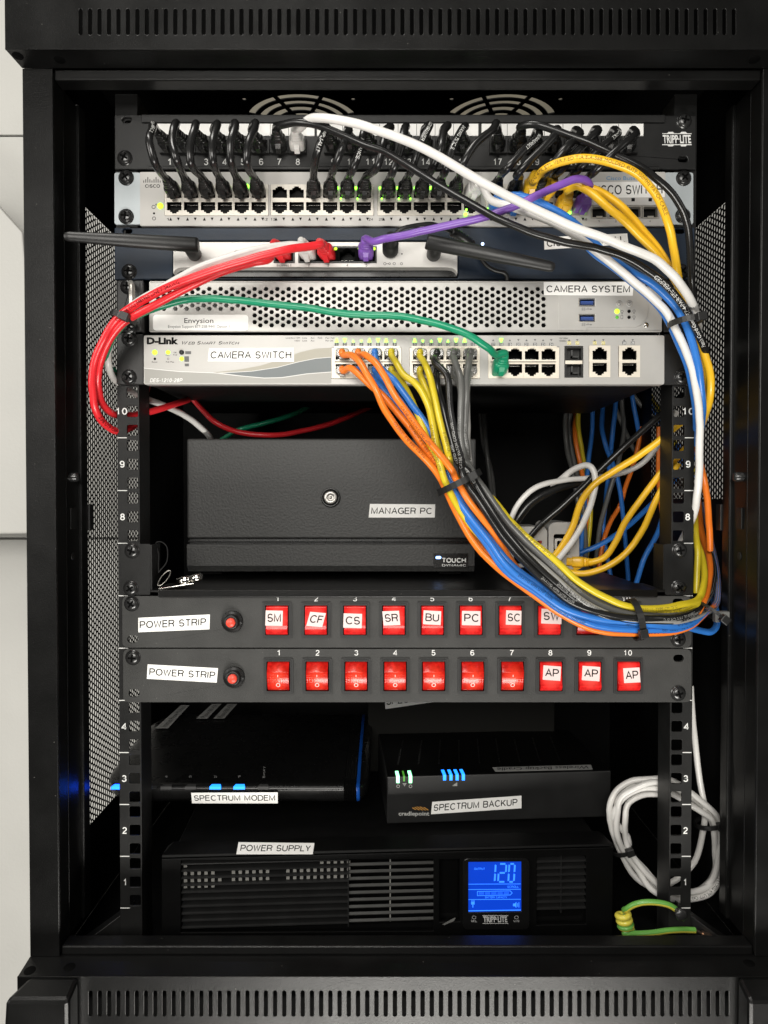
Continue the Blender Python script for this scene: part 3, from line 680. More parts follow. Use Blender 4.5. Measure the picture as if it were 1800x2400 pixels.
for x in (666, 724, 769, 814, 858): inst(fP, fw, W(x, 597, -9.4))
b = MB(); b.pprism([(641, 578.5), (691, 578.5), (691, 616), (641, 616)], [[(645, 582), (687, 582), (687, 612.5), (645, 612.5)]], -10.8, -10)
b.pprism([(699, 577), (883, 577), (883, 616), (699, 616)], [[(703, 581), (879, 581), (879, 612.5), (703, 612.5)]], -10.8, -10); b.build('port_frame', [blackp], fw)
b = MB()
for t, x0, x1 in (('Internet 1', 649, 682), ('2', 722, 726), ('3', 767, 771), ('4', 812, 816), ('5', 857, 861)): b.text(t, x0, 618.5, x1, 624.5, onp(-10.1), 0)
for cx, cy, r in ((902, 618, 3.4), (913, 618, 2.6), (924, 618, 3.4), (941, 618, 3.2)): b.pprism(ngon(cx, cy, r, 12), [ngon(cx, cy, r - .9, 12)], -10.08, -10, 0)
b.pbox(905, 617.6, 911, 618.6, -10.08, -10, 0); b.pprism(ngon(942, 595, 1.8, 8), [], -10.08, -10, 0); b.build('panel_printing', [black_ink], fw)
for x in (787, 842, 877, 719):
    b = MB(); b.disc(x, 583, 3.4, -10.6, .8, 0, 10, .4); b.build('indicator_light', [led_lime], fw)
def antenna(base, elbow, tip, r0, r1, yb, ye, yt):
    p, e, t = W(*base, yb), W(*elbow, ye), W(*tip, yt)
    b = MB(); b.lathe(p, e - p, [(0, r0 * .95), ((e - p).length * .9, r0 * .9), ((e - p).length, r0 * .7), ((e - p).length, .0001)], 18); o = b.build('antenna_joint', [blackp], fw)
    d = (t - e).normalized(); L = (t - e).length; b = MB()
    z = V((0, 1, 0)).cross(d).normalized()
    secs = []
    for s, k in ((-.008, .8), (-.0075, .95), (-.006, 1), (L * .5, .93), (L - .004, .86), (L - .001, .7), (L, .45)):
        r = r0 if s < L * .9 else r1; rr = (r0 + (r1 - r0) * max(0, s) / L) * (k if s < 0 or s > L * .9 else 1)
        secs.append([e + d * s + z * rr * math.cos(6.2832 * i / 16) + V((0, 1, 0)) * rr * .72 * math.sin(6.2832 * i / 16) for i in range(16)])
    b.loft(secs, 0, True); b.build('antenna', [blackp], fw)
antenna((456, 596), (441, 573), (151, 554), .0061, .0045, -10, -36, -58)
antenna((1016, 597), (1022, 571), (1300, 627), .0062, .0048, -10, -34, -48)
b = MB(); b.disc(1131, 572, 3.6, -3, .9, 0, 10, .4); o = b.build('power_light', [led_w], nv)
# power lead of the firewall
t = thing('power_lead', 'black power lead plugged into the silver firewall and looping behind its right antenna', 'power lead', W(915, 590, -10))
b = MB(); c = W(915, 588, -10); b.lathe(c, (0, -1, .22), [(0, .0066), (.011, .0066), (.012, .005), (.013, .0055), (.015, .0044), (.017, .0048), (.019, .0036), (.021, .004), (.024, .003)], 18); b.build('plug', [blackp], t)
S = spline([c + V((0, -.022, .005)), W(918, 556, -36), W(938, 538, -40), W(975, 528, -38), W(1015, 525, -34), W(1042, 536, -26), W(1062, 546, -20)]); b = MB(); b.tube(S, .0016, 8)
S = spline([W(1104, 572, -14), W(1122, 598, -12), W(1140, 622, -10), W(1160, 634, -9), W(1182, 640, -8), W(1188, 648, -7), W(1188, 662, -5)]); b.tube(S, .0018, 8); b.build('sheath', [blackp], t)
S = spline([W(1058, 543, -21), W(1080, 554, -17), W(1108, 575, -13)], 8); b = MB(); b.tube(S, [.0030 + .0012 * (i % 2) for i in range(len(S))], 12); b.build('strain_relief', [blackp], t)

# ============================================================ CAMERA RECORDER (honeycomb front)
dv = thing('video_recorder', 'silver camera system recorder with honeycomb grille and two blue USB sockets', 'recorder', W(950, 778, 0))
hexes = []
rr = 5.9
for i in range(69):
    x = 371 + 13.28 * i
    for j in range(6):
        y = (677 if i % 2 else 684.7) + 15.5 * j
        if 352 < x < 592 and y > 729: continue
        if y > 765: continue
        hexes.append(ngon(x, y, rr, 6, 0))
b = MB(); hol = hexes + [[(1357, 700), (1394, 700), (1394, 717), (1357, 717)], [(1357, 737), (1394, 737), (1394, 753), (1357, 753)]]
b.pprism(rrect(350, 659, 1551, 778, 3), hol, -8, -6.4, 0); b.build('front_grille', [silver], dv, 0)
b = MB(); b.pbox(351, 660, 1550, 661.5, -8.6, -6.4, 0); b.pbox(351, 775.5, 1550, 777.5, -8.9, -6.4, 0); b.build('bezel_edge', [silver_l], dv, .0003)
b = MB(); b.pbox(352, 661, 1549, 777, 14, 250, 0)
b.build('chassis', [powder_in], dv)
b = MB(); b.pbox(405, 700, 560, 770, 0, 10, 0); b.build('inner_bracket', [mat('inner grey sheet', (.2, .2, .19), .5, metal=.4)], dv)
b = MB(); b.pprism([(1308, 691), (1489, 673), (1504, 684), (1515, 700), (1520, 720), (1516, 744), (1501, 762), (1490, 767), (1378, 768), (1375, 774), (1308, 774)], [[(1356, 699), (1395, 699), (1395, 718), (1356, 718)], [(1356, 736), (1395, 736), (1395, 754), (1356, 754)]], -8.7, -8, 0)
b.build('control_plate', [silver], dv, .0005)
for y in (700, 737):
    b = MB(); b.pprism([(1357, y), (1394, y), (1394, y + 17), (1357, y + 17)], [[(1358.5, y + 1.5), (1392.5, y + 1.5), (1392.5, y + 15.5), (1358.5, y + 15.5)]], -9, -2, 1)
    b.pbox(1358, y, 1393, y + 17, -.5, 0, 2); b.pbox(1361, y + 5.5, 1390, y + 14, -7, -1, 0)
    b.build('usb_socket', [blue_usb, nickel, dark], dv)
b = MB()
for y in (721, 757.5):
    b.text('SS', 1363, y, 1372, y + 6.5, onp(-8.8), 0, shear=.2); b.pbox(1373, y + 3, 1385, y + 4, -8.8, -8.7); b.pprism([(1384, y + 1.5), (1388, y + 3.5), (1384, y + 5.5)], [], -8.8, -8.7); b.pbox(1376, y + .8, 1381, y + 1.6, -8.8, -8.7)
for x, y in ((1458, 730), (1486, 729), (1486, 743)):
    b.pprism(ngon(x, y, 3.5, 8), [ngon(x, y, 2.4, 8)], -8.8, -8.7); b.pbox(x - 1.5, y + 4, x + 1.5, y + 6, -8.8, -8.7)
b.pprism(rrect(1454.5, 738, 1460.5, 748, 2), [rrect(1455.7, 739.2, 1459.3, 746.8, 1)], -8.8, -8.7)
b.build('panel_printing', [grey_ink], dv)
for x in (1451, 1475):
    b = MB(); b.disc(x, 712, 6.8, -8.6, 1, 0, 18); b.pprism(ngon(x, 712, 4.6, 14), [ngon(x, 712, 3.4, 14)], -9.7, -9.5, 1); b.pbox(x - .7, 706.5, x + .7, 712, -9.7, -9.5, 1); b.build('push_button', [silver_l, grey_ink], dv)
for x, y, r, m in ((1446, 730, 6, led_lime), (1446, 744, 4, led_gd), (1474, 730, 3.8, dark), (1474, 744, 3.8, dark)):
    b = MB(); b.disc(x, y, r, -8.6, .8, 0, 12, .4); b.build('indicator_light', [m], dv)
for x, y in ((1513, 673), (1514, 762)):
    b = MB(); b.disc(x, y, 6, -8, .9, 0, 16, .4); b.pbox(x - 3, y - .6, x + 3, y + .6, -9.4, -9.2, 1); b.pbox(x - .6, y - 3, x + .6, y + 3, -9.4, -9.2, 1); b.build('plate_screw', [chrome, dark], dv)
b = MB(); b.pprism(rrect(358.5, 737.5, 582, 775, 8), [], -8.3, -8, 0)
b.text('Envysion', 432, 745.5, 500, 757, onp(-8.4), 1); b.text('Envysion Support 877-258-9441 Option 1', 394, 762, 538, 768.5, onp(-8.4), 2)
b.build('label_sticker', [tape, black_ink, grey_ink], dv)
sticker(dv, ((1274, 661), (1485, 661), (1483, 693), (1275, 692)), -9, 'CAMERA SYSTEM', pad=(.03, .26, .035, .22))
b = MB(); b.pprism([(273, 657), (337, 657), (337, 778), (273, 778)], [stadium(306, 663, 4, 4)], -3, 0); b.pbox(326, 658, 337, 777, -12, -3); b.build('rack_ear', [blackp], dv, .001)
b = MB(); b.pprism([(1555, 657), (1626, 657), (1626, 778), (1555, 778)], [], -3, 0); b.build('rack_ear', [blackp], dv, .001)
S = spline([W(306, 664, -4), W(307, 664, -20), W(309, 669, -30), W(309, 690, -34), W(309, 712, -34), W(309, 738, -30), W(307, 748, -20), W(306, 750, -4)]); b = MB(); b.tube(S, .0024, 12); b.build('pull_handle', [mat('brushed nickel handle', (.62, .59, .54), .35, metal=.8)], dv)
for p in ((300, 672), (305, 768), (1596, 672)): screw(dv, p[0], p[1], -3)

# ============================================================ CAMERA SWITCH
dl = thing('camera_switch', 'silver camera switch with a grey swoosh and clusters of clear plugs, under the recorder', 'network switch', W(950, 900, 0))
b = MB(); b.pprism(rrect(337, 786, 1557, 901, 4), [[(777, 815), (941, 815), (941, 888), (777, 888)], [(960, 815), (1125, 815), (1125, 888), (960, 888)], [(1144, 813), (1311, 813), (1311, 886), (1144, 886)], [(1323, 811), (1367, 811), (1367, 885), (1323, 885)], [(1380, 811), (1430, 811), (1430, 883), (1380, 883)], [(1449, 811), (1500, 811), (1500, 883), (1449, 883)]], -9, 0, 0)
b.build('faceplate', [silver_l], dl, .0009)
b = MB(); b.pbox(345, 790, 1549, 900, 14, 235); b.pbox(339, 788, 777, 899, -8, 14); b.build('chassis', [powder_in], dl, .001)
for x0, x1 in ((274, 336), (1557, 1628)):
    b = MB(); b.pprism([(x0, 783), (x1, 783), (x1, 902), (x0, 902)], [], -3, 0); b.build('rack_ear', [blackp], dl, .0008)
dy = -9.06
b = MB()
b.pprism([(338, 863), (420, 871), (500, 874), (560, 881), (620, 886), (660, 885), (720, 876), (776.5, 872), (776.5, 898.5), (340, 898.5)], [], dy, -9, 2)
b.pprism([(500, 873), (560, 866), (610, 857), (660, 842), (705, 825), (740, 817), (776.5, 815), (776.5, 837), (740, 840), (700, 848), (650, 861), (590, 870), (530, 874)], [], dy, -9, 0)
b.pprism([(522, 874.6), (590, 870.6), (650, 861.6), (700, 848.6), (740, 840.6), (776.5, 837.6), (776.5, 871), (720, 875), (660, 884), (620, 885), (580, 882)], [], dy, -9, 1)
L1 = [(338, 862), (420, 870), (500, 873), (560, 880), (620, 885.3), (660, 884.3), (720, 875.3), (776.5, 871)]
b.pprism(L1 + [(x, y + 1.6) for x, y in reversed(L1)], [], dy - .05, -9.01, 3)
L1 = [(510, 873.8), (590, 869.4), (650, 860.4), (700, 847.4), (740, 839.4), (776.5, 836.4)]
b.pprism(L1 + [(x, y + 1.3) for x, y in reversed(L1)], [], dy - .05, -9.01, 3)
b.text('DES-1210-28P', 351, 886.5, 428, 896, onp(dy - .06), 3, bold=.02, shear=.2)
b.build('printed_swoosh', [tanm, slate, taupe, white_ink], dl)
b = MB(); b.text('D-Link', 344, 791.5, 418, 806, onp(-9.05), 0, bold=.055); b.text('W', 427, 799.5, 440, 807.5, onp(-9.05), 0, shear=.25); b.text('EB', 441, 801, 457, 807.5, onp(-9.05), 0, shear=.25)
b.text('S', 462, 799.5, 471, 807.5, onp(-9.05), 0, shear=.25); b.text('MART', 472, 801, 506, 807.5, onp(-9.05), 0, shear=.25); b.text('S', 512, 799.5, 521, 807.5, onp(-9.05), 0, shear=.25); b.text('WITCH', 522, 801, 561, 807.5, onp(-9.05), 0, shear=.25)
for t, x0, y0, x1, y1 in (('Link/Act:10M', 670, 790, 703, 794), ('Link', 709, 790, 720, 794), ('Act', 728, 790, 737, 794), ('PoE:', 745, 790, 756, 794), ('Pwr Fail', 763, 790, 783, 794), ('100M', 690, 796.5, 703, 800.5), ('Link', 709, 796.5, 720, 800.5), ('Act', 728, 796.5, 737, 800.5), ('Pwr OK', 763, 796.5, 781, 800.5),
                          ('Reset', 356, 846.5, 369, 850), ('Fan', 389, 831, 397, 834.5), ('OK', 407, 824.5, 414, 828), ('PoE', 406, 830, 415, 833.5), ('PoE Max', 389, 846.5, 408, 850), ('10/100M', 1310, 791, 1331, 795), ('1000M', 1310, 797, 1327, 801)):
    b.text(t, x0, y0, x1, y1, onp(-9.05), 0)
PX = [789, 808, 828, 847, 866, 886, 905, 925, 972, 991, 1011, 1031, 1050, 1069, 1089, 1108, 1156, 1175, 1195, 1215, 1234, 1254, 1273, 1292, 1334, 1353, 1394, 1414, 1463, 1483]
for i, x in enumerate(PX):
    k = 1 if i < 24 or i > 27 else 2
    b.pbox(x - 4.6, 803.5 if i < 24 else 800, x + 4.6, 812 if i < 24 else 807.5, -9.05, -9, k)
    if i > 15 and i != 17: b.pprism([(x - 3, 799.5), (x + 3, 799.5), (x, 795)] if i % 2 == 0 else [(x - 3, 795), (x + 3, 795), (x, 799.5)], [], -9.05, -9, 1)
b.pbox(434, 823, 448, 830, -9.05, -9, 1); b.pbox(432, 835, 443, 848, -9.05, -9, 1); b.pbox(433, 852, 443, 858.5, -9.05, -9, 1)
b.pprism(ngon(363, 841, 3.2, 10), [], -9.05, -9, 0); b.pprism(ngon(394, 841, 2.6, 10), [ngon(394, 841, 1.6, 10)], -9.05, -9, 1)
b.build('panel_printing', [black_ink, grey_ink, mat('yellow tag print', (.5, .42, .05), .5)], dl)
b = MB()
for i, x in enumerate(PX):
    s = str(min(i + 1, 28)); s = '25F' if i == 24 else '26F' if i == 25 else '25T' if i == 26 else '26T' if i == 27 else s
    y = 804.6 if i < 24 else 801; w = 1.7 * len(s) - (.8 if s == '1' else 0)
    b.text(s, x - w, y, x + w, y + 5.6, onp(-9.12), 0)
b.build('port_numbers', [white_ink], dl)
b = MB(); b.disc(426, 826, 5.6, -9, 1.4, 0, 14); b.build('push_button', [blackp], dl)
for x, y, r in ((363, 826, 6), (394, 826, 5), (426, 841, 5)):
    b = MB(); b.disc(x, y, r, -9, .7, 0, 14, .3); b.build('status_light', [led_lime], dl)
for i in (0, 1, 4, 5, 6, 7, 8, 11, 13, 14, 17, 2, 3, 9, 10, 12):
    x = PX[i]; u = i % 2 == 0; sz = 1. if i in (0, 1, 4, 5, 6, 8, 11, 13, 14, 17) else .6
    b = MB(); b.pprism([(x - 4.4 * sz, 802), (x + 4.4 * sz, 802), (x + 1.5 * sz, 802 - 9 * sz), (x - 1.5 * sz, 802 - 9 * sz)] if u else [(x - 4.4 * sz, 802 - 9 * sz), (x + 4.4 * sz, 802 - 9 * sz), (x + 1.5 * sz, 802), (x - 1.5 * sz, 802)], [], -9.5, -9, 0)
    b.build('indicator_light', [led_g], dl)
dlU = make_port('port', .0058, .0050, .00685, .0064, True, cream, proud=.001); dlD = make_port('port', .0058, .0050, .00685, .0064, False, cream, proud=.001)
CA = (803, 841, 879, 917); CB = (984, 1023, 1062, 1101); C3 = (1169, 1207, 1246, 1285)
RU, RD = 829, 869
for g, x0, x1 in ((CA, 777, 941), (CB, 960, 1125), (C3, 1144, 1311)):
    b = MB(); b.pprism([(x0 + .5, 815.5 - (1.5 if g is C3 else 0)), (x1 - .5, 815.5 - (1.5 if g is C3 else 0)), (x1 - .5, 886.5), (x0 + .5, 886.5)], [[(g[0] - 19, 816), (g[3] + 19, 816), (g[3] + 19, 884.5), (g[0] - 19, 884.5)]], -9.8, -6); b.build('port_shield', [cream], dl)
    for x in g: inst(dlU, dl, W(x, RU + .5, -8.4)); inst(dlD, dl, W(x, RD - 2 + .8, -8.4))
for x in (1345,):
    b = MB(); b.pprism([(1324, 812), (1366, 812), (1366, 884), (1324, 884)], [[(1328, 816), (1362, 816), (1362, 844), (1328, 844)], [(1328, 854), (1362, 854), (1362, 881), (1328, 881)]], -9.6, -2, 2)
    b.pbox(1325, 845, 1365, 853, -10, -9.6, 0); b.pbox(1327, 815, 1363, 845, -3, -2.6, 1); b.pbox(1327, 853, 1363, 882, -3, -2.6, 1)
    for y in (820, 858):
        b.pbox(1338, y, 1342, y + 18, -6, -3, 3); b.pbox(1338, y + 14, 1356, y + 18, -6, -3, 3)
    b.build('fibre_slot_block', [cream, blackp, blackp, mat('slot hook', (.05, .05, .05), .4)], dl)
dlU2 = make_port('port', .0060, .0052, .0088, .0066, True, cream, proud=.001); dlD2 = make_port('port', .0060, .0052, .0088, .0066, False, cream, proud=.001)
for x in (1405, 1474.5):
    inst(dlU2, dl, W(x, 829, -8.4)); inst(dlD2, dl, W(x, 865.5, -8.4))
sticker(dl, ((490, 816), (689, 815), (689, 848), (487, 847)), -9.1, 'CAMERA SWITCH', pad=(.025, .24, .03, .22))
for p in ((303, 794), (303, 884), (1597, 795), (1597, 884)): screw(dl, p[0], p[1], -3)

# ============================================================ SHELF WITH THE MANAGER'S COMPUTER
SHZ = W(900, 1383, -6).z
sh = thing('rack_shelf', 'black steel rack shelf with screwed ears carrying the black desktop computer', 'shelf', W(950, 1395, 0))
b = MB(); p0, p1 = W(370, 1384, -6), W(1541, 1384, -6); b.box(p0.x, p1.x, -.006, .34, SHZ - .0015, SHZ); b.box(p0.x, p1.x, -.0065, -.0045, W(900, 1400, -6).z, SHZ + .0003); b.build('tray', [powder], sh, .0008)
for x0, x1 in ((284, 352), (1559, 1623)):
    b = MB(); b.pprism(rrect(x0, 1275, x1, 1394, 3), [stadium(308, 1291, 26, 14)] if x0 < 900 else [stadium(1597, 1290, 26, 14), stadium(1597, 1377, 26, 14)], -3, 0)
    xx = x1 if x0 < 900 else x0; s = 1 if x0 < 900 else -1; q = W(xx, 1300, -3).x; b.box(q, q + .0015 * s, -.003, .02, SHZ, W(0, 1277, -3).z)
    b.hexa([V((q, -.003, SHZ - .002)), V((p0.x if s > 0 else p1.x, -.005, SHZ - .002)), V((p0.x if s > 0 else p1.x, .05, SHZ - .002)), V((q, .05, SHZ - .002)), V((q, -.003, SHZ - .0005)), V((p0.x if s > 0 else p1.x, -.005, SHZ - .0005)), V((p0.x if s > 0 else p1.x, .05, SHZ - .0005)), V((q, .05, SHZ - .0005))])
    b.build('rack_ear', [railm], sh, .0008)
for p in ((310, 1291), (307, 1379), (1592, 1290), (1590, 1377)): screw(sh, p[0], p[1], -3)
PY = 90
pc = thing('desktop_computer', 'black desktop computer labelled MANAGER PC lying on the rack shelf', 'computer', W(776, 1342, PY))
b = MB(); p, q = W(438, 1028, PY), W(1115, 1262, PY); b.box(p.x, q.x, PY / 1000, PY / 1000 + .22, q.z, p.z); o = b.build('front_cover', [pcm], pc, .0016)
b = MB(); p, q = W(438, 1276, PY), W(1112, 1340, PY); z2 = W(0, 1326, PY).z
b.hexa([V((p.x, PY / 1000 + .004, q.z)), V((q.x, PY / 1000 + .004, q.z)), V((q.x, PY / 1000 + .22, q.z)), V((p.x, PY / 1000 + .22, q.z)), V((p.x, PY / 1000 + .0005, z2)), V((q.x, PY / 1000 + .0005, z2)), V((q.x, PY / 1000 + .22, z2)), V((p.x, PY / 1000 + .22, z2))])
b.box(p.x, q.x, PY / 1000, PY / 1000 + .22, z2 + .00001, p.z); b.build('lower_fascia', [pcm], pc, 0)
b = MB(); p, q = W(441, 1262.5, PY), W(1112, 1275.5, PY); b.box(p.x, q.x, PY / 1000 + .006, PY / 1000 + .21, q.z, p.z); b.pbox(441, 1267, 1112, 1269.5, PY + 1, PY + 6, 0); b.build('groove', [blackg], pc)
b = MB(); b.pbox(470, 1340.5, 520, 1345, PY + 10, PY + 40); b.pbox(1030, 1340.5, 1080, 1345, PY + 10, PY + 40); b.build('rubber_feet', [dark], pc)
b = MB(); c = W(775, 1166, PY); k = (W(776, 1166, PY) - W(775, 1166, PY)).length
b.lathe(c, (0, -1, 0), [(0, 23 * k), (.0015, 23 * k), (.002, 21.5 * k), (.0016, 18 * k), (.0008, 17 * k), (.0008, .0001)], 28, 0); b.lathe(c, (0, -1, 0), [(.0008, 15 * k), (.002, 15 * k), (.0026, 14 * k), (.0027, 7.5 * k), (.0018, 6.8 * k), (.0018, 3 * k), (.0026, 2.4 * k), (.0027, .0001)], 28, 1)
b.build('lock', [blackg, mat('worn lock metal', (.6, .58, .55), .35, metal=.6, var=.25, vscale=700)], pc)
b = MB(); b.pbox(1016, 1297, 1097, 1330, PY - .5, PY, 0); b.text('TOUCH', 1037, 1307.5, 1092, 1319, onp(PY - .6), 1, bold=.03); b.text('DYNAMIC', 1036, 1322, 1092, 1327.5, onp(PY - .6), 1); b.build('badge', [blackg, white_ink], pc)
b = MB(); b.pprism(rrect(1021, 1303.5, 1034, 1310, 3), [], PY - 1, PY - .4); b.build('power_light', [mat('blue white lamp', (.4, .6, 1), .4, emit=(.2, .4, 1), estr=3.5)], pc)
sticker(pc, ((867, 1181), (1020, 1182), (1019, 1213), (864, 1213)), PY, 'MANAGER PC', pad=(.03, .26, .05, .26))
# key ring on the shelf lip
darknickel = mat('dark nickel', (.25, .24, .22), .3, metal=1.)
ky = thing('key_ring', 'small silver barrel key on a wire loop lying at the left end of the shelf', 'keys', W(420, 1378, 6))
b = MB(); a, e = W(418, 1364, 6), W(471, 1352, 0); d = (e - a).normalized(); b.lathe(a, d, [(0, .0028), (.0001, .0036), (.0105, .0036), (.0107, .0026), (.0125, .0026), (.0127, .0033), ((e - a).length, .0033), ((e - a).length, .0018)], 16); b.build('key_barrel', [chrome], ky)
b = MB(); a, e = W(372, 1380, -2), W(455, 1368, 2); n = (e - a).normalized(); s = V((0, 1, 0)); u = n.cross(s)
b.loft([rsec(a + n * t, s, u, w, .0014) for t, w in ((0, .003), (.002, .005), (.012, .0055), (.018, .004), ((e - a).length, .003))], 0, False); b.build('key_bow', [chrome], ky, .0003)
for cx, cy, ry in ((385, 1355, 17),):
    b = MB(); c = W(cx, cy, 2); b.tube([c + V((.0032 * math.cos(6.2832 * i / 20) + .0035 * math.sin(6.2832 * i / 20), .003 * math.sin(6.28 * i / 20), .0062 * math.sin(6.2832 * i / 20))) for i in range(21)], .0006, 8, caps=False); b.build('split_ring', [darknickel], ky)
b = MB(); b.tube(spline([W(372, 1340, 5), W(371, 1322, 8), W(372, 1300, 10), W(366, 1272, 12), W(378, 1270, 12), W(390, 1280, 11), W(393, 1298, 9), W(390, 1318, 7), W(378, 1334, 5), W(371, 1342, 4)]), .0005, 6); b.build('wire_loop', [mat('black wire', (.02, .02, .02), .7, spec=.1)], ky)
# white power adapter block right of the computer
ad = thing('plug_adapter', 'pale grey twin plug adapter with black openings lying behind the cable bundle', 'adapter', W(1280, 1340, 90))
b = MB(); b.pprism(rrect(1195, 1234, 1283, 1330, 14), [rrect(1205, 1268, 1268, 1322, 5)], 66, 130); b.build('housing', [white_box], ad, .002)
b = MB(); b.pprism(rrect(1286, 1224, 1358, 1335, 16), [rrect(1298, 1252, 1336, 1300, 5)], 66, 130); b.build('housing', [white_box], ad, .002)
b = MB(); b.pbox(1205, 1268, 1268, 1322, 76, 80); b.pbox(1298, 1252, 1336, 1300, 76, 80); b.build('socket_recess', [dark], ad)
b = MB(); b.pprism(rrect(1300, 1262, 1322, 1290, 5), [rrect(1306, 1268, 1316, 1284, 3)], 68, 78); b.pbox(1243, 1262, 1258, 1270, 64, 76); b.build('socket_insert', [mat('pale socket plastic', (.55, .53, .5), .4)], ad, .0005)
b = MB(); b.pbox(1263, 1267, 1270, 1274, 65, 70); b.build('red_lamp', [mat('dull red lens', (.25, .03, .025), .3)], ad)

# ============================================================ POWER STRIPS
def rocker(ps, cx, cy, state, m, txt, quad, y0=-3.0):
    c = W(cx, cy, y0); k = (W(cx + 1, cy, y0) - c).length
    b = MB(); X = lambda a: c.x + a * k; Z = lambda a: c.z - a * k
    b.prism([(X(p), Z(q)) for p, q in rrect(-34.5, -41.5, 34.5, 42, 3)], [[(X(p), Z(q)) for p, q in rrect(-27.5, -35, 27.5, 35, 1.5)]], y0 / 1000 - .0012, y0 / 1000)
    b.prism([(X(p), Z(q)) for p, q in rrect(-30, -37.5, 30, 37.5, 2)], [[(X(p), Z(q)) for p, q in rrect(-27.5, -35, 27.5, 35, 1.5)]], y0 / 1000 - .0020, y0 / 1000 - .0011)
    b.box(X(-29), X(29), y0 / 1000 - .0003, y0 / 1000 + .0002, Z(-36), Z(36), 1)
    r = b.build('rocker_switch', [frameb, dark], ps, .0004)
    if state == 'on': prof = [(-33.5, 1.0), (-31, 2.6), (-10, 3.0), (12, 3.9), (17, 4.4), (20, 5.2), (24, 5.0), (30, 3.6), (33.5, 2.0)]
    else: prof = [(-33.5, .6), (-31, 1.2), (-14, 5.0), (-12.5, 5.5), (-11, 5.6), (-8, 5.55), (-4, 5.4), (0, 5.15), (5, 4.75), (10, 4.25), (15, 3.65), (20, 2.95), (25, 2.15), (29.5, 1.3), (31, .6), (33.5, .5)]
    b = MB()
    ya = y0 / 1000
    secs = [[V((X(sx), ya - h / 1000, Z(z))) for z, h in prof] + [V((X(sx), ya + .002, Z(33.5))), V((X(sx), ya + .002, Z(-33.5)))] for sx in (-25.2, 25.2)]
    kk = len(secs[0]); np_ = len(prof); b.add(secs[0] + secs[1], [(i, i + 1, kk + i + 1, kk + i) for i in range(np_ - 1)], 0, state != 'on')
    b.add(secs[0] + secs[1], [(i, (i + 1) % kk, kk + (i + 1) % kk, kk + i) for i in range(np_ - 1, kk)] + [tuple(range(kk)), tuple(range(2 * kk - 1, kk - 1, -1))], 0, False)
    hz = lambda z: next(h0 + (h1 - h0) * (z - z0) / (z1 - z0) for (z0, h0), (z1, h1) in zip(prof, prof[1:]) if z0 <= z <= z1)
    def onr(px, py, off=.12):
        z = (py - cy); return V((X(px - cx), ya - (hz(max(-33.4, min(33.4, z))) + off) / 1000, Z(z)))
    # fine lens lines moulded into the lower half
    if state != 'on':
        for i in range(9):
            for j in range(5):
                x, z = cx - 22 + 5.5 * i, cy - 4 + 5.2 * j
                q = [onr(x + dx, z + dz, hh) for hh in (-.3, .1) for dx, dz in ((-1.9, 1.6), (1.9, 1.6), (1.9, -1.6), (-1.9, -1.6))]; b.hexa(q, 0)
        for t in range(16):
            a0, a1 = 6.2832 * t / 16, 6.2832 * (t + 1) / 16
            b.add([onr(cx + r2 * math.cos(a), cy + 19.5 + r2 * math.sin(a), .2) for a, r2 in ((a0, 5), (a1, 5), (a1, 3.4), (a0, 3.4))], [(0, 1, 2, 3)], 1)
        b.add([onr(cx + p, cy + q, .2) for p, q in ((-.8, -6), (.8, -6), (.8, -1), (-.8, -1))], [(0, 1, 2, 3)], 1)
    o = b.build('rocker', [m, pink_ink], r, .00025)
    if txt:
        def lab(px, py, hh):   # tape bridges the rocker face
            z = max(-33, min(33, py - cy)); return V((X(px - cx), ya - (2.95 + .03 * (z + 33) + .1 + hh) / 1000, Z(py - cy)))
        sticker(r, quad, 0, txt, tape_red, mp=lab, pad=(.12, .2, .1, .24))
    return r
def power_strip(label, y0, y1, x0, x1, sx, sy, numy, stk, brk, notch):
    ps = thing('power_strip', label, 'power strip', W(950, y1, 0), 'rack power strips with red rocker switches')
    hol = [stadium(*notch[0]), stadium(*notch[1])] + [stadium(brk[0], brk[1], 30, 30)]
    b = MB(); b.pprism(rrect(x0, y0, x1, y1, 13), hol, -3, 0)
    b.build('front_panel', [stripm], ps, .0006)
    b = MB(); b.pbox(360, y0 + 4, 1545, y1 - 4, 1, 60); b.build('housing', [powder_in], ps)
    b = MB(); c = W(brk[0], brk[1] + 2, -3); k = (W(901, 1500, -3) - W(900, 1500, -3)).length
    b.lathe(c, (0, -1, 0), [(0, 25 * k), (.002, 25 * k), (.003, 24 * k), (.003, 19 * k), (.0045, 18 * k), (.0062, 16 * k), (.0066, 14.5 * k), (.0064, 12 * k)], 32, 0)
    for i in range(36):
        a = 6.2832 * i / 36; q = c + V((24.3 * k * math.cos(a), -.0016, 24.3 * k * math.sin(a))); b.box(q.x - .0003, q.x + .0003, q.y - .0014, q.y + .0013, q.z - .0003, q.z + .0003, 0)
    br = b.build('breaker', [blackp], ps); b = MB(); b.lathe(c + V((0, -.0040, 0)), (0, -1, 0), [(0, 10.5 * k), (.0045, 10.5 * k), (.0050, 9.8 * k), (.0052, .0001)], 24); b.build('reset_button', [red_btn], br)
    b = MB(); b.text('10', brk[0] + 15, brk[1] + 4, brk[0] + 21, brk[1] + 10, onp(-6.1), 0, rot=-50); b.build('breaker_rating', [grey_ink], br)
    b = MB()
    for i, x in enumerate(sx):
        s = str(i + 1); w = 4.6 * len(s) - (1.8 if s == '1' else 0)
        b.text(s, x - w, numy - 6.5, x + w, numy + 6.5, onp(-3.06), 0)
    b.build('switch_numbers', [white_ink], ps)
    for i, x in enumerate(sx):
        st, m, txt, q = stk[i]; rocker(ps, x, sy, st, m, txt, q)
    return ps
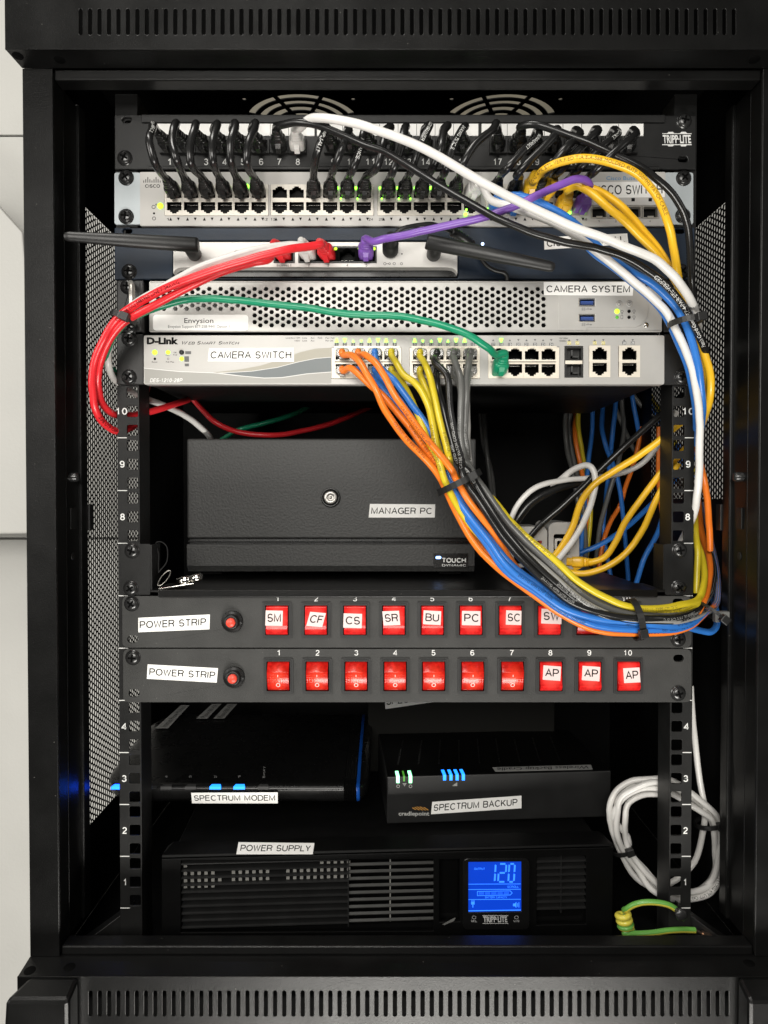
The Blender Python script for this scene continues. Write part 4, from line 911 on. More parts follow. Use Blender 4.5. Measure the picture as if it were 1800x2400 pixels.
def Q(cx, cy, w, h, rot=0, sk=0):
    c, s = math.cos(rad(rot)), math.sin(rad(rot)); out = []
    for a, d in ((-w / 2 + sk, -h / 2), (w / 2 + sk, -h / 2), (w / 2 - sk, h / 2), (-w / 2 - sk, h / 2)): out.append((cx + a * c - d * s, cy + a * s + d * c))
    return out
S1 = [650, 741, 832, 923, 1013, 1103, 1195, 1286, 1377, 1468]
off = ('off', red_off, None, None)
stk1 = [('on', red_on, 'SM', Q(644, 1447, 40, 35, 1)), ('on', red_on, 'CF', Q(742, 1450, 37, 33, 5, 3)), ('on', red_on, 'CS', Q(827, 1453, 43, 33, 2)), ('on', red_on, 'SR', Q(917, 1447, 39, 33, -2, -1)),
        ('on', red_on, 'BU', Q(1012, 1446, 41, 32, 3)), ('on', red_on, 'PC', Q(1103, 1447, 43, 33, 1)), ('on', red_on, 'SC', Q(1202, 1446, 36, 33, 2)), ('on', red_on, 'SW', Q(1290, 1443, 47, 34, 2)), ('off', red_dark, None, None), ('off', red_dark, None, None)]
p1 = power_strip('upper grey power strip, its switches tagged SM, CF, CS, SR, BU, PC, SC and SW', 1397, 1518, 286, 1621, S1, 1453, 1403, stk1, (545, 1454), ((311, 1498, 26, 18), (1590, 1411, 26, 16)))
sticker(p1, ((324, 1448), (492, 1440), (491, 1475), (324, 1482)), -3, 'POWER STRIP', pad=(.02, .24, .05, .26))
for p in ((309, 1415), (1589, 1498)): screw(p1, p[0], p[1], -3)
S2 = [653, 744, 835, 926, 1016, 1107, 1200, 1290, 1381, 1472]
stk2 = [off] * 7 + [('on', red_on, 'AP', Q(1291, 1575, 41, 33, 4)), ('on', red_on, 'AP', Q(1382, 1576, 41, 33, 4)), ('on', red_on, 'AP', Q(1477, 1580, 38, 34, -3))]
p2 = power_strip('lower grey power strip, three of its red switches tagged AP', 1521, 1646, 288, 1621, S2, 1584, 1530, stk2, (549, 1584), ((314, 1625, 26, 19), (1591, 1543, 25, 17)))
sticker(p2, ((346, 1557), (511, 1566), (508, 1600), (344, 1591)), -3, 'POWER STRIP', pad=(.03, .26, .03, .26))
for p in ((312, 1541), (1589, 1625)): screw(p2, p[0], p[1], -3)

# ============================================================ MODEM (lies on its side behind the left rail)
MY = 38
m0 = W(800, 1846, MY); MZ = m0.z; XM0, XM1 = -.262, W(806, 1850, MY).x
md = thing('modem', 'black rounded modem with blue front lights, labelled SPECTRUM MODEM, at lower left', 'modem', V(((XM0 + XM1) / 2, .12, MZ - .024)))
prof = [(0, 0), (.0008, -.003), (.004, -.011), (.010, -.0165), (.022, -.0195), (.06, -.022), (.17, -.022), (.205, -.016), (.215, -.006), (.212, .004), (.19, .0105), (.15, .0125), (.11, .011), (.07, .0085), (.035, .0047), (.01, .0012)]
def msec(x, s, dyy=0.):
    yc, zc = .11, -.004
    return [V((x, MY / 1000 + dyy + yc + (p - yc) * s, MZ + zc + (q - zc) * (s ** .8))) for p, q in prof]
b = MB(); b.loft([msec(XM0 + d, s) for d, s in ((0, .25), (.0008, .5), (.003, .7), (.008, .84), (.016, .93), (.026, .975), (.036, .993), (.048, 1))] + [msec(XM1 - .0002, 1)], 0, True)
b.build('case', [blackg], md)
b = MB(); secs = []
for i in range(14):
    x = XM1 + .0008 * i; secs.append(msec(x, 1.012 if i % 2 == 0 else .985))
b.loft(secs, 0, False); b.build('ribbed_end_ring', [blackg], md)
b = MB(); b.loft([msec(XM1 + .0108, .99), msec(XM1 + .013, .985), msec(XM1 + .016, .95), msec(XM1 + .020, .86), msec(XM1 + .022, .7)], 0, True); b.build('end_cap', [blackg], md)
b = MB(); b.loft([msec(XM1 + .0112, 1.0), msec(XM1 + .0132, .999), msec(XM1 + .0142, .985)], 0, True, False, False); b.build('blue_trim', [mat('blue trim', (.005, .06, .3), .3)], md)
mp_top = lambda p, q, hh=0.: RP(p, q, V((0, MY / 1000, MZ)), V((0, -.13, 1)).normalized()) + V((0, 0, .0006 + hh / 1000))
for x, on in ((275, 1), (313, 1), (340, 1), (505, 1), (561, 1), (390, 0), (447, 0), (617, 0)):
    p = W(x, 1846, MY); b = MB(); w = .0052 if on else .005
    b.hexa([V((p.x + sx * w * (1 if f else .8), y, z)) for f, y, z in ((1, MY / 1000 - .0009, MZ - .0016), (0, MY / 1000 + .008, MZ + .0022)) for sx in (-1, 1)][:0] or
           [V((p.x - w, MY / 1000 - .0012, MZ - .0012)), V((p.x + w, MY / 1000 - .0012, MZ - .0012)), V((p.x + w * .8, MY / 1000 + .004, MZ - .0005)), V((p.x - w * .8, MY / 1000 + .004, MZ - .0005)),
            V((p.x - w, MY / 1000 - .0008, MZ + .0012)), V((p.x + w, MY / 1000 - .0008, MZ + .0012)), V((p.x + w * .75, MY / 1000 + .004, MZ + .0016)), V((p.x - w * .75, MY / 1000 + .004, MZ + .0016))])
    b.build('indicator_light', [bluelamp if x == 275 else led_b if on else mat('unlit lens', (.06, .06, .06), .3)], md)
b = MB()
for t, x, y, l in (('4', 390, 1822, 6), ('3', 446, 1822, 6), ('2', 505, 1822, 6), ('1', 561, 1822, 6), ('Battery', 618, 1811, 26)):
    b.text(t, x - l / 2, y - 3, x + l / 2, y + 3, mp_top, 0, rot=-90)
b.build('light_names', [mat('faint grey ink', (.3, .3, .3), .5)], md)
mp_low = lambda p, q, hh=0.: W(p, q, MY - 1.2 - hh + (q - 1856) * .12)
sticker(md, ((448, 1858), (651, 1857), (651, 1883), (450, 1883)), 0, 'SPECTRUM MODEM', mp=mp_low, pad=(.03, .24, .03, .24))
mp_t2 = lambda p, q, hh=0.: RP(p, q, V((0, MY / 1000 + .15, MZ + .0125)), V((0, -.01, 1)).normalized()) + V((0, 0, .0005 + hh / 1000))
for q, t in ((((424, 1654), (444, 1654), (394, 1708), (364, 1708)), 'Internet Phone Modem'), (((497, 1651), (519, 1651), (486, 1685), (460, 1685)), 'Phone 888 438'), (((533, 1651), (556, 1651), (526, 1685), (500, 1685)), 'Phone 888 439')):
    # narrow paper slips lying on the case top, their lines running towards the back
    sticker(md, (q[3], q[0], q[1], q[2]), 0, t, tape_shaded, mp=mp_t2, name='paper_slip', pad=(.06, .25, .06, .25))

# ============================================================ DEVICE BOX behind, CELLULAR ROUTER in front of it
bx = thing('device_box', 'dark box with a half hidden white label standing behind the backup router', 'box', W(1080, 1780, 190))
b = MB(); p, q = W(862, 1640, 190), W(1300, 1790, 190); b.box(p.x, q.x, .19, .36, -.303, W(900, 1600, 190).z); b.build('case', [mat('dark card', (.009, .0088, .0075), .6, spec=.15)], bx, .001)
sticker(bx, ((902, 1636), (1020, 1630), (1018, 1645), (903, 1662)), 190, 'SPECTRUM', pad=(.03, .0, .03, .35))
OL = W(907, 1934, 56); OR = RP(1432, 1917, OL, V((0, 0, 1))); ux = (OR - OL).normalized(); vy = V((0, 0, 1)).cross(ux); LX = (OR - OL).length
HC = (RP(907, 1821, OL, vy) - OL).z
cr = thing('cellular_router', 'black backup router with mint and blue lights, resting on the power supply', 'router', OL + ux * LX / 2)
fb = lambda a, d, z: OL + ux * a + vy * d + V((0, 0, z))
b = MB(); b.hexa([fb(0, 0, .001), fb(LX, 0, .001), fb(LX, .125, .001), fb(0, .125, .001), fb(0, 0, HC), fb(LX, 0, HC), fb(LX, .125, HC), fb(0, .125, HC)]); b.build('case', [blackp], cr, .0012)
mf = lambda p, q, hh=0.: RP(p, q, OL, vy) - vy * (.0002 + hh / 1000)
mt = lambda p, q, hh=0.: RP(p, q, OL + V((0, 0, HC)), V((0, 0, 1))) + V((0, 0, .0002 + hh / 1000))
b = MB()
for i in range(9):   # cooling slots in the case top
    x0, x1 = .012 + .02 * i, .012 + .02 * i + .012
    b.hexa([fb(x, d, HC + z) for z in (.0001, .0006) for x, d in ((x0, .03), (x0 + .0015, .03), (x1 + .0015, .1), (x1, .1))])
b.build('top_ribs', [blackg], cr)
b = MB(); b.hexa([fb(x, d, HC + z) for z in (.00002, .00008) for x, d in ((.001, .001), (LX - .001, .001), (LX - .001, .124), (.001, .124))]); b.build('top_shade_sheet', [upsm], cr)  # thin dark sheet added to darken the case top under the ceiling light
for x, w, h, m in ((932.5, 7.5, 24, led_wg), (947, 4, 17, led_gd), (962, 7.5, 24, led_wg), (1042, 7, 21, led_b), (1057, 7, 21, led_b), (1071.5, 7, 21, led_b), (1086, 7, 21, led_b)):
    yy = 1822 if x < 1000 else 1817.5; b = MB(); q = [mf(x - w / 2, yy + h * .55), mf(x + w / 2, yy + h * .55), mf(x + w / 2, yy), mf(x - w / 2, yy)]
    top = [OL * 0 + V((v.x, v.y, OL.z + HC)) for v in q[2:]]
    b.hexa([q[0] + vy * .0002, q[1] + vy * .0002, q[1] + vy * .004, q[0] + vy * .004, V((q[3].x, q[3].y, OL.z + HC + .0006)), V((q[2].x, q[2].y, OL.z + HC + .0006)), V((q[2].x, q[2].y, OL.z + HC + .0006)) + vy * .013, V((q[3].x, q[3].y, OL.z + HC + .0006)) + vy * .013])
    b.build('indicator_light', [m], cr)
def logo(b, y, mi):
    for i in range(5):
        x = 970 + 7 * i; l = 6 + 2.2 * i if i < 3 else 10.4 - 2 * (i - 3)
        b.add([mf(x + p, y + q, .1) for p, q in ((-l * .8, -l * .55), (-l * .8 + 3, -l * .55), (l * .5 + 3, l * .3), (l * .5, l * .3))], [(0, 1, 2, 3)], mi)
b = MB(); logo(b, 1896, 1); b.text('cradlepoint', 934, 1902, 1006, 1911, mf, 0, bold=.02)
b.pprism([(0, 0), (1, 0), (1, 1)], [], 0, 1) if False else None
for x in (933, 962):
    for t in range(10):
        a0, a1 = 6.2832 * t / 10, 6.2832 * (t + 1) / 10; b.add([mf(x + r * math.cos(a), 1842.5 + r * math.sin(a), .1) for a, r in ((a0, 4), (a1, 4), (a1, 2.9), (a0, 2.9))], [(0, 1, 2, 3)], 0)
for i in range(3): b.add([mf(948 + p, 1842 - 2.6 * i + q, .1) for p, q in ((-1.5 - 1.6 * i, 0), (1.5 + 1.6 * i, 0), (1.2 + 1.5 * i, -1.2), (-1.2 - 1.5 * i, -1.2))], [(0, 1, 2, 3)], 0)
for i in range(5): b.add([mf(1061 + 2.2 * i + p, 1842 + q, .1) for p, q in ((0, 0), (1.5, 0), (1.5, -2 - 1.6 * i), (0, -2 - 1.6 * i))], [(0, 1, 2, 3)], 0)
b.build('front_printing', [mat('pale grey ink', (.45, .45, .43), .5), mat('orange ink', (.6, .3, .06), .5)], cr)
sticker(cr, ((1013, 1879), (1222, 1864.5), (1222, 1894), (1010, 1908)), 0, 'SPECTRUM BACKUP', mp=mf, pad=(.025, .22, .045, .24))
sticker(cr, ((1154, 1799), (1385, 1793), (1389, 1804), (1161, 1809)), 0, '', tape_shaded, mp=mt, name='paper_slip')
b = MB()
b.text('Wireless Backup Cradle', 1165, 1798, 1380, 1805, lambda p, q: mt(2545 - p, 3603 - q - (2545 - p - 1270) * .024, .25), 0); b.build('paper_slip_text', [black_ink], cr)

# ============================================================ POWER SUPPLY (UPS) at the bottom of the rack
UL = W(384, 2012, 2); UR = RP(1432, 1985, UL, V((0, 0, 1))); uu = (UR - UL).normalized(); uv = V((0, 0, 1)).cross(uu); UX = (UR - UL).length
H = UL.z - (FZ + .001)
up = thing('power_supply', 'wide black battery power supply with slatted front and lit blue screen on the cabinet floor', 'power supply', UL + uu * UX / 2 - V((0, 0, H)))
ub = lambda a, d, z: UL + uu * a + uv * d + V((0, 0, z))
uf = lambda p, q, hh=0.: RP(p, q, UL, uv) - uv * (hh / 1000)
upx = lambda p, q: ((RP(p, q, UL, uv) - UL).dot(uu), (RP(p, q, UL, uv) - UL).z)
b = MB(); b.hexa([ub(.006, .02, -H), ub(UX - .006, .02, -H), ub(UX - .006, .36, -H), ub(.006, .36, -H), ub(.006, .02, .001), ub(UX - .006, .02, .001), ub(UX - .006, .36, .001), ub(.006, .36, .001)]); b.build('case', [powder_in], up, .001)
pm = lambda a, c, t: ub(a, t, c)
zones = [[upx(*p) for p in q] for q in (((424, 2017), (1016, 2014), (1016, 2182), (424, 2186)), ((1030, 2015), (1078, 2014), (1078, 2160), (1030, 2161)), ((1258, 2008), (1374, 2005), (1374, 2166), (1258, 2168)))]
b = MB(); b.prism([(-.002, -H), (UX + .002, -H), (UX + .002, -.0005), (-.002, -.0005)], zones, 0, .004, 0, mp=pm)
# bevelled top edge of the bezel
b.hexa([ub(-.002, 0, .0005), ub(UX + .002, 0, .0005), ub(UX + .002, .022, .0005), ub(-.002, .022, .0005), ub(-.002, .001, .0025), ub(UX + .002, .001, .0025), ub(UX - .004, .021, .0050), ub(.004, .021, .0050)])
b.build('bezel', [upsm], up, .001)
b = MB()
for z in zones:
    x0 = min(p[0] for p in z); x1 = max(p[0] for p in z); z0 = min(p[1] for p in z); z1 = max(p[1] for p in z)
    b.hexa([ub(x0, .014, z0), ub(x1, .014, z0), ub(x1, .015, z0), ub(x0, .015, z0), ub(x0, .014, z1), ub(x1, .014, z1), ub(x1, .015, z1), ub(x0, .015, z1)])
b.build('vent_backing', [dark], up)
def slat(x0, x1, z, t, d0, d1, mi, b): b.hexa([ub(x0, d0, z - t), ub(x1, d0, z - t), ub(x1, d1, z + t * 1.5), ub(x0, d1, z + t * 1.5), ub(x0, d0, z), ub(x1, d0, z), ub(x1, d1, z + t * 3), ub(x0, d1, z + t * 3)], mi)
b = MB(); zz = zones[0]; xs0 = zz[0][0]; xm = upx(816, 2090)[0]; xe = zz[1][0]
for i in range(10):
    z = -.0055 - .00615 * i
    slat(xs0, xm, z, .0010, .001, .010, 0, b); slat(xm + .0006, xe, z + .001, .00055, .0005, .0018, 1, b)
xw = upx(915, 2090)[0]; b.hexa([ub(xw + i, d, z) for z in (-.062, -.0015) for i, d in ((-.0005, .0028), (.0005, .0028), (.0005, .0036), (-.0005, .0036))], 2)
b.hexa([ub(xm + i, d, z) for z in (-.064, -.0015) for i, d in ((-.0004, .0), (.0006, .0), (.0006, .012), (-.0004, .012))], 0)
b.build('vent_slats', [blackp, mat('highlit dark slat', (.028, .0275, .026), .3), screen_sq], up)  # middle slats paler: their highlight lines are put into the colour
b = MB(); zz = zones[2]
for i in range(9): slat(zz[0][0], zz[1][0], -.0055 - .0060 * i, .0011, .0005, .009, 0, b)
xc = (zz[0][0] + zz[1][0]) / 2; b.hexa([ub(xc + i, d, z) for z in (-.058, -.002) for i, d in ((-.0005, .001), (.0005, .001), (.0005, .010), (-.0005, .010))], 0)
b.build('vent_slats', [blackp, mat('highlit dark slat', (.028, .0275, .026), .3), screen_sq], up)
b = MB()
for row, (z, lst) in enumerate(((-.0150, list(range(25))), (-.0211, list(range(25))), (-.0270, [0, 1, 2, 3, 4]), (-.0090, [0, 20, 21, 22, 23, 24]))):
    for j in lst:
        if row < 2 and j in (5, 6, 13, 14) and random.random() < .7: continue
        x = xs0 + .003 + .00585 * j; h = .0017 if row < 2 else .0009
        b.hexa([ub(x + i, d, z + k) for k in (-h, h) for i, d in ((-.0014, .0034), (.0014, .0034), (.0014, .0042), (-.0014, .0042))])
b.build('lit_screen_squares', [screen_sq], up)  # lit holes of the screen behind, painted as pale squares
# display
b = MB(); b.prism([upx(*p) for p in rrect(1084, 2010, 1240, 2176, 12)], [[upx(*p) for p in ((1097, 2018), (1221, 2017), (1221, 2134), (1097, 2136))]], -.002, 0, 0, mp=pm); b.build('display_bezel', [blackg], up, .0008)
b = MB(); b.add([uf(*p, .4) for p in ((1097, 2136), (1221, 2134), (1221, 2017), (1097, 2018))], [(0, 1, 2, 3)]); scr = b.build('screen', [lcd], up)
b = MB(); ui = lambda p, q: uf(p, q, .6)
def seg(b, x, y, w, h, t, on, mi, sk=.06):
    S = {'a': ((0, 0), (1, 0)), 'b': ((1, 0), (1, .5)), 'c': ((1, .5), (1, 1)), 'd': ((0, 1), (1, 1)), 'e': ((0, .5), (0, 1)), 'f': ((0, 0), (0, .5)), 'g': ((0, .5), (1, .5))}
    for k in on:
        (ax, ay), (cx, cy) = S[k]; x0, y0, x1, y1 = x + ax * w, y + ay * h, x + cx * w, y + cy * h
        if ax == cx: q = [(x0 - t / 2, y0 + t * .4), (x0 + t / 2, y0 + t * .7), (x0 + t / 2, y1 - t * .7), (x0 - t / 2, y1 - t * .4)]
        else: q = [(x0 + t * .6, y0 - t / 2), (x1 - t * .6, y0 - t / 2), (x1 - t * .6, y0 + t / 2), (x0 + t * .6, y0 + t / 2)]
        b.add([ui(p + (y + h - r) * sk, r) for p, r in q], [(0, 1, 2, 3)], mi)
seg(b, 1145, 2024, 14, 42, 4, 'bc', 0); seg(b, 1167, 2024, 17, 42, 4, 'abged', 0); seg(b, 1191 - 16 + 1, 2024, 0, 0, 0, '', 0); seg(b, 1177 + 0, 2024, 0, 0, 0, '', 0)
seg(b, 1191 - 17 + 20 - 3, 2024, 13, 42, 4, 'abcdef', 0)
for y in (2071.5, 2084, 2107.5): b.add([ui(p, q) for p, q in ((1098, y + .7), (1220, y), (1220, y - 1.3), (1098, y - .6))], [(0, 1, 2, 3)], 0)
b.add([ui(p, q) for p, q in ((1098, 2135), (1220, 2133), (1220, 2131), (1098, 2133))], [(0, 1, 2, 3)], 0)
b.text('OUTPUT', 1111, 2033, 1136, 2038, ui, 0); b.text('SCROLL', 1189, 2075, 1215, 2080, ui, 0); b.text('BATTERY CAPACITY', 1137, 2100, 1188, 2104.5, ui, 0)
def ring(b, o, i): 
    n = len(o); b.add([ui(*p) for p in o] + [ui(*p) for p in i], [(k, (k + 1) % n, n + (k + 1) % n, n + k) for k in range(n)], 0)
ring(b, [(1118, 2088), (1196, 2086.5), (1201, 2092), (1196, 2097.5), (1118, 2099)], [(1119.3, 2089.3), (1195, 2087.8), (1199, 2092), (1195, 2096.2), (1119.3, 2097.7)])
for i in range(5): b.add([ui(p, q) for p, q in ((1122 + 14.6 * i, 2096), (1134 + 14.6 * i, 2095.7), (1134 + 14.6 * i, 2090), (1122 + 14.6 * i, 2090.3))], [(0, 1, 2, 3)], 1)
for q in (((1104, 2113), (1112, 2113), (1112, 2119), (1104, 2119)), ((1105, 2109), (1107, 2109), (1107, 2113), (1105, 2113)), ((1109.5, 2109), (1111.5, 2109), (1111.5, 2113), (1109.5, 2113)), ((1107, 2119), (1109, 2119), (1109, 2126), (1107, 2126)), ((1202, 2117), (1206, 2117), (1206, 2123), (1202, 2123)), ((1206, 2117), (1210, 2113), (1210, 2127), (1206, 2123)), ((1212, 2116), (1213.5, 2116), (1213.5, 2124), (1212, 2124)), ((1215, 2114), (1216.5, 2114), (1216.5, 2126), (1215, 2126))):
    b.add([ui(*p) for p in q], [(3, 2, 1, 0)], 0)
b.build('screen_digits', [lcd_ink, mat('battery segment', (.01, .05, .3), .3, emit=(.01, .1, .9), estr=1.)], scr)
b = MB(); ul = lambda p, q: uf(p, q, 2.1)
b.text('TRIPP·LITE', 1131, 2145, 1188, 2158, ul, 0, bold=.03, shear=-.1)
for x0, x1, y in ((1130, 1190, 2142), (1130, 1190, 2160.5)): b.add([ul(p, q) for p, q in ((x0, y + 1.4), (x1, y + 1.2), (x1, y), (x0, y))], [(0, 1, 2, 3)], 0)
for x, t in ((1110, 'SEL'), (1209, 'MUTE')):
    b.text(t, x - 7, 2153, x + 7, 2158, ul, 1)
    for k in range(12):
        a0, a1 = 6.2832 * k / 12, 6.2832 * (k + 1) / 12; b.add([ul(x + r * math.cos(a), 2147 + r * math.sin(a) * .8) for a, r in ((a0, 5), (a1, 5), (a1, 3.8), (a0, 3.8))], [(0, 1, 2, 3)], 1)
b.build('brand_lettering', [mat('silver ink', (.42, .42, .41), .5), mat('faint grey ink', (.3, .3, .3), .5)], up)
b = MB(); b.add([uf(p, q, .3) for p, q in ((1036, 2166), (1062, 2152), (1068, 2150), (1064, 2158), (1042, 2168))], [(0, 1, 2, 3, 4)]); b.build('handle_scuff', [mat('worn plastic', (.12, .12, .115), .4)], up)
NB = (V((0, 0, 1)) * .022 - uv * 0 + V((0, 0, 0))).normalized(); B0 = ub(0, .001, .0025); nb = uu.cross((ub(0, .021, .0050) - B0)).normalized()
mb2 = lambda p, q, hh=0.: RP(p, q, B0, nb) + V((0, 0, .0003 + hh / 1000))
sticker(up, ((559, 1975), (737, 1977), (733, 2003), (554, 2003)), 0, 'POWER SUPPLY', mp=mb2, pad=(.04, .22, .04, .24))

# ============================================================ SHORT BLACK PATCH CABLES between patch panel and switch
GB = 'short black patch cables between patch panel and switch'
ORD = ['first', 'second', 'third', 'fourth', 'fifth', 'sixth', 'seventh', 'eighth', 'ninth', 'tenth', 'eleventh', 'twelfth', 'thirteenth', 'fourteenth', 'fifteenth', 'sixteenth', 'seventeenth', 'eighteenth', 'nineteenth', 'twentieth', 'twenty-first', 'twenty-second', 'twenty-third', 'twenty-fourth']
PC = {  # port: (switch column, apex, mid, low, print)
    1: (CC[0], (359, 290), (353, 331), (366, 382), ('EIA-568-C.2', .25)), 2: (CC[1], (411, 288), (407, 331), (412, 374), None), 3: (CC[2], (461, 289), (446, 336), (449, 382), None),
    4: (CC[3], (507, 292), (494, 336), (496, 380), None), 5: (CC[4], (551, 288), (539, 336), (543, 380), None), 6: (CC[5], (597, 289), (584, 336), (583, 380), None),
    9: (CC[8], (768, 300), (752, 335), (739, 376), ('COMPLIANT', .4)), 10: (CC[9], (818, 305), (802, 345), (788, 388), None), 11: (CC[10], (862, 300), (848, 345), (829, 394), ('ALLIANCE', .45)),
    12: (CC[11], (916, 294), (898, 345), (880, 390), None), 13: (CC[12], (954, 294), (938, 345), (919, 398), None), 14: (CC[13], (1007, 292), (985, 345), (968, 395), ('CONSUMER', .3)),
    15: (CC[14], (1049, 294), (1030, 350), (1012, 396), None), 16: (CC[15], (1092, 292), (1064, 345), (1042, 398), ('24AWG 75°C E', .3)), 17: (CC[16], (1164, 290), (1116, 338), (1084, 392), None),
    19: (CC[18] - 4, (1264, 312), (1228, 350), (1190, 398), ('SUMMERSET', .3)), 20: (CC[19] + 2, (1310, 300), (1262, 356), (1216, 408), None), 21: (CC[20] + 18, (1362, 309), (1322, 350), (1285, 398), None),
    22: (CC[21], (1402, 304), (1352, 355), (1315, 398), None), 23: (CC[22], (1449, 309), (1400, 352), (1352, 400), ('ALLIANCE', .25)), 24: (CC[23], (1491, 311), (1442, 352), (1392, 402), None)}
for n, (sx, ap, md_, lo, pr) in PC.items():
    dx = .35 if lo[0] > sx + 4 else -.3 if n == 1 else -.12
    p0 = (NX[n - 1], 345, -7); p1 = (sx, 452, -7)
    ax0 = V(((-.25 if n < 7 else -.15), -1, .22)); ax1 = V((dx * .3, -.95, .2))
    lab = 'short black patch cable from the port marked %d of the patch panel' % n if n in (1, 3, 4, 5, 6, 11, 14, 17, 19) else 'short black patch cable from the %s port of the patch panel' % ORD[n - 1]
    mid2 = 0
    random.seed(n * 13); j = lambda k: random.uniform(-k, k)
    cable('patch_cable', lab, [(ap[0] + j(3), ap[1] + 2 + j(3), -43), (ap[0] - 3 + j(3) if n < 7 else ap[0] - 7 + j(3), ap[1] + 12, -52 + j(4)), (md_[0] + j(4), md_[1], -58 + j(5)), (lo[0] + j(4), lo[1], -54 + j(5))], 3.1, 'black', GB, 'patch cable',
          ((0, p0, ax0, 'boot', None, .9), (1, p1, ax1, 'boot', None, .93)), ((pr[0], pr[1], white_ink, 0., .0026),) if pr else ())

# ============================================================ LONG PATCH CABLES
cable('network_cable', 'long black network cable from the patch panel port marked 7, crossing to the right tie', [(656, 295, -42), (690, 287, -52), (740, 294, -58), (790, 312, -60), (850, 337, -62), (900, 354, -64), (955, 386, -66), (1008, 418, -68), (1090, 470, -70), (1171, 513, -72), (1253, 546, -72), (1334, 570, -70), (1400, 584, -68), (1460, 602, -66), (1507, 628, -64), (1562, 671, -60), (1612, 732, -52), (1638, 785, -42), (1655, 832, -25), (1652, 870, 10), (1640, 905, 60)], 2.9, 'black', None, 'network cable',
      ((0, (655, 345, -7), (0, -1, .25), 'boot', None),), (('Patch Cord Cat6 UTP 4-PAIR ETL VERIFIED', .655, white_ink, .1, .0028, True),))
cable('network_cable', 'long white network cable from the patch panel port marked 8, crossing to the right tie', [(702, 300, -44), (722, 282, -56), (755, 277, -66), (800, 282, -74), (860, 296, -80), (924, 319, -84), (985, 345, -86), (1063, 387, -88), (1144, 434, -88), (1225, 476, -86), (1307, 514, -84), (1388, 547, -82), (1450, 572, -80), (1500, 592, -78), (1545, 616, -74), (1590, 660, -68), (1618, 703, -58), (1632, 738, -40), (1636, 780, -5), (1634, 830, 50)], 3.3, 'white', None, 'network cable',
      ((0, (698, 345, -7), (0, -1, .2), 'boot', 'white'),))
cable('network_cable', 'white ribbed network cable from the silver-grey switch, hanging in front of the right rail', [(1150, 467, -40), (1193, 482, -50), (1240, 500, -58), (1299, 525, -62), (1350, 555, -62), (1402, 594, -58), (1471, 648, -52), (1525, 695, -46), (1565, 737, -42), (1592, 785, -38), (1607, 822, -34), (1623, 870, -30), (1634, 930, -26), (1641, 1000, -22), (1640, 1075, -18), (1634, 1150, -10), (1628, 1200, 4), (1612, 1240, 34), (1588, 1285, 70)], 3.1, 'white', None, 'network cable',
      ((0, (CC[17] + 1, 451, -7), (.18, -1, -.02), 'boot', 'white2'),), k=6)
cable('network_cable', 'blue network cable from the switch, running under the white ones to the right tie', [(1172, 470, -42), (1204, 458, -52), (1240, 466, -56), (1280, 485, -56), (1334, 517, -54), (1381, 556, -50), (1432, 606, -48), (1471, 633, -48), (1525, 664, -47), (1569, 704, -45), (1603, 748, -42), (1623, 805, -38), (1634, 855, -34), (1642, 905, -28), (1646, 950, -18), (1642, 1000, 10), (1630, 1060, 60)], 3.1, 'blue', None, 'network cable',
      ((0, (CC[18], 488, -7), (.05, -1, .12), 'boot', 'blue'),))
cable('network_cable', 'second blue network cable, seen left of the white one below the right tie', [(1235, 472, -46), (1290, 500, -48), (1345, 537, -46), (1390, 590, -44), (1440, 628, -42), (1490, 668, -40), (1545, 722, -36), (1576, 768, -32), (1592, 805, -28), (1612, 860, -24), (1626, 920, -18), (1632, 980, -10), (1630, 1040, 20)], 3.0, 'blue', None, 'network cable',
      ((0, (CC[19], 488, -7), (.1, -1, .1), 'boot', 'blue'),))
cable('network_cable', 'orange yellow network cable printed PATCH CABLE, arching highest over the switch', [(1249, 428, -42), (1272, 402, -54), (1306, 383, -62), (1349, 373, -68), (1392, 373, -72), (1431, 381, -74), (1465, 393, -74), (1498, 413, -72), (1524, 440, -70), (1545, 473, -66), (1562, 516, -62), (1574, 560, -56), (1582, 603, -52), (1588, 648, -46), (1600, 700, -36), (1622, 755, -28), (1640, 800, -28), (1654, 840, -28), (1665, 885, -26), (1664, 930, -18), (1654, 968, 0), (1642, 1000, 40)], 3.1, 'yellow', None, 'network cable',
      ((0, (CC[20] + 2, 451, -7), (0, -1, .3), 'boot', 'yellow'),), (('AWG 4PR ETL VERIFIED TIA/EIA-568 MOLDED 4UTP 350MHz PATCH CABLE', .07, mat('brown print', (.2, .1, .012), .6), .3, .0026),))
cable('network_cable', 'orange yellow network cable from the lower row of the switch, beside the purple plug', [(1329, 447, -40), (1352, 437, -50), (1378, 448, -54), (1405, 468, -56), (1431, 490, -56), (1465, 518, -54), (1498, 552, -50), (1531, 587, -46), (1560, 624, -40), (1590, 672, -36), (1612, 722, -34), (1630, 775, -32), (1644, 815, -28), (1655, 860, -22), (1660, 910, -10), (1652, 955, 20)], 3.1, 'yellow', None, 'network cable',
      ((0, (CC[22], 488, -7), (.05, -1, .25), 'boot', 'yellow'),))
cable('network_cable', 'orange yellow network cable from the switch, outermost of the two running side by side', [(1305, 438, -40), (1340, 434, -46), (1385, 442, -50), (1420, 457, -50), (1450, 478, -50), (1482, 511, -48), (1512, 548, -46), (1545, 590, -42), (1572, 632, -36), (1598, 680, -30), (1618, 740, -26), (1640, 810, -18), (1650, 880, 0), (1645, 940, 40)], 3.1, 'yellow', None, 'network cable',
      ((0, (CC[21], 451, -7), (.1, -1, .05), 'boot', 'yellow'),))
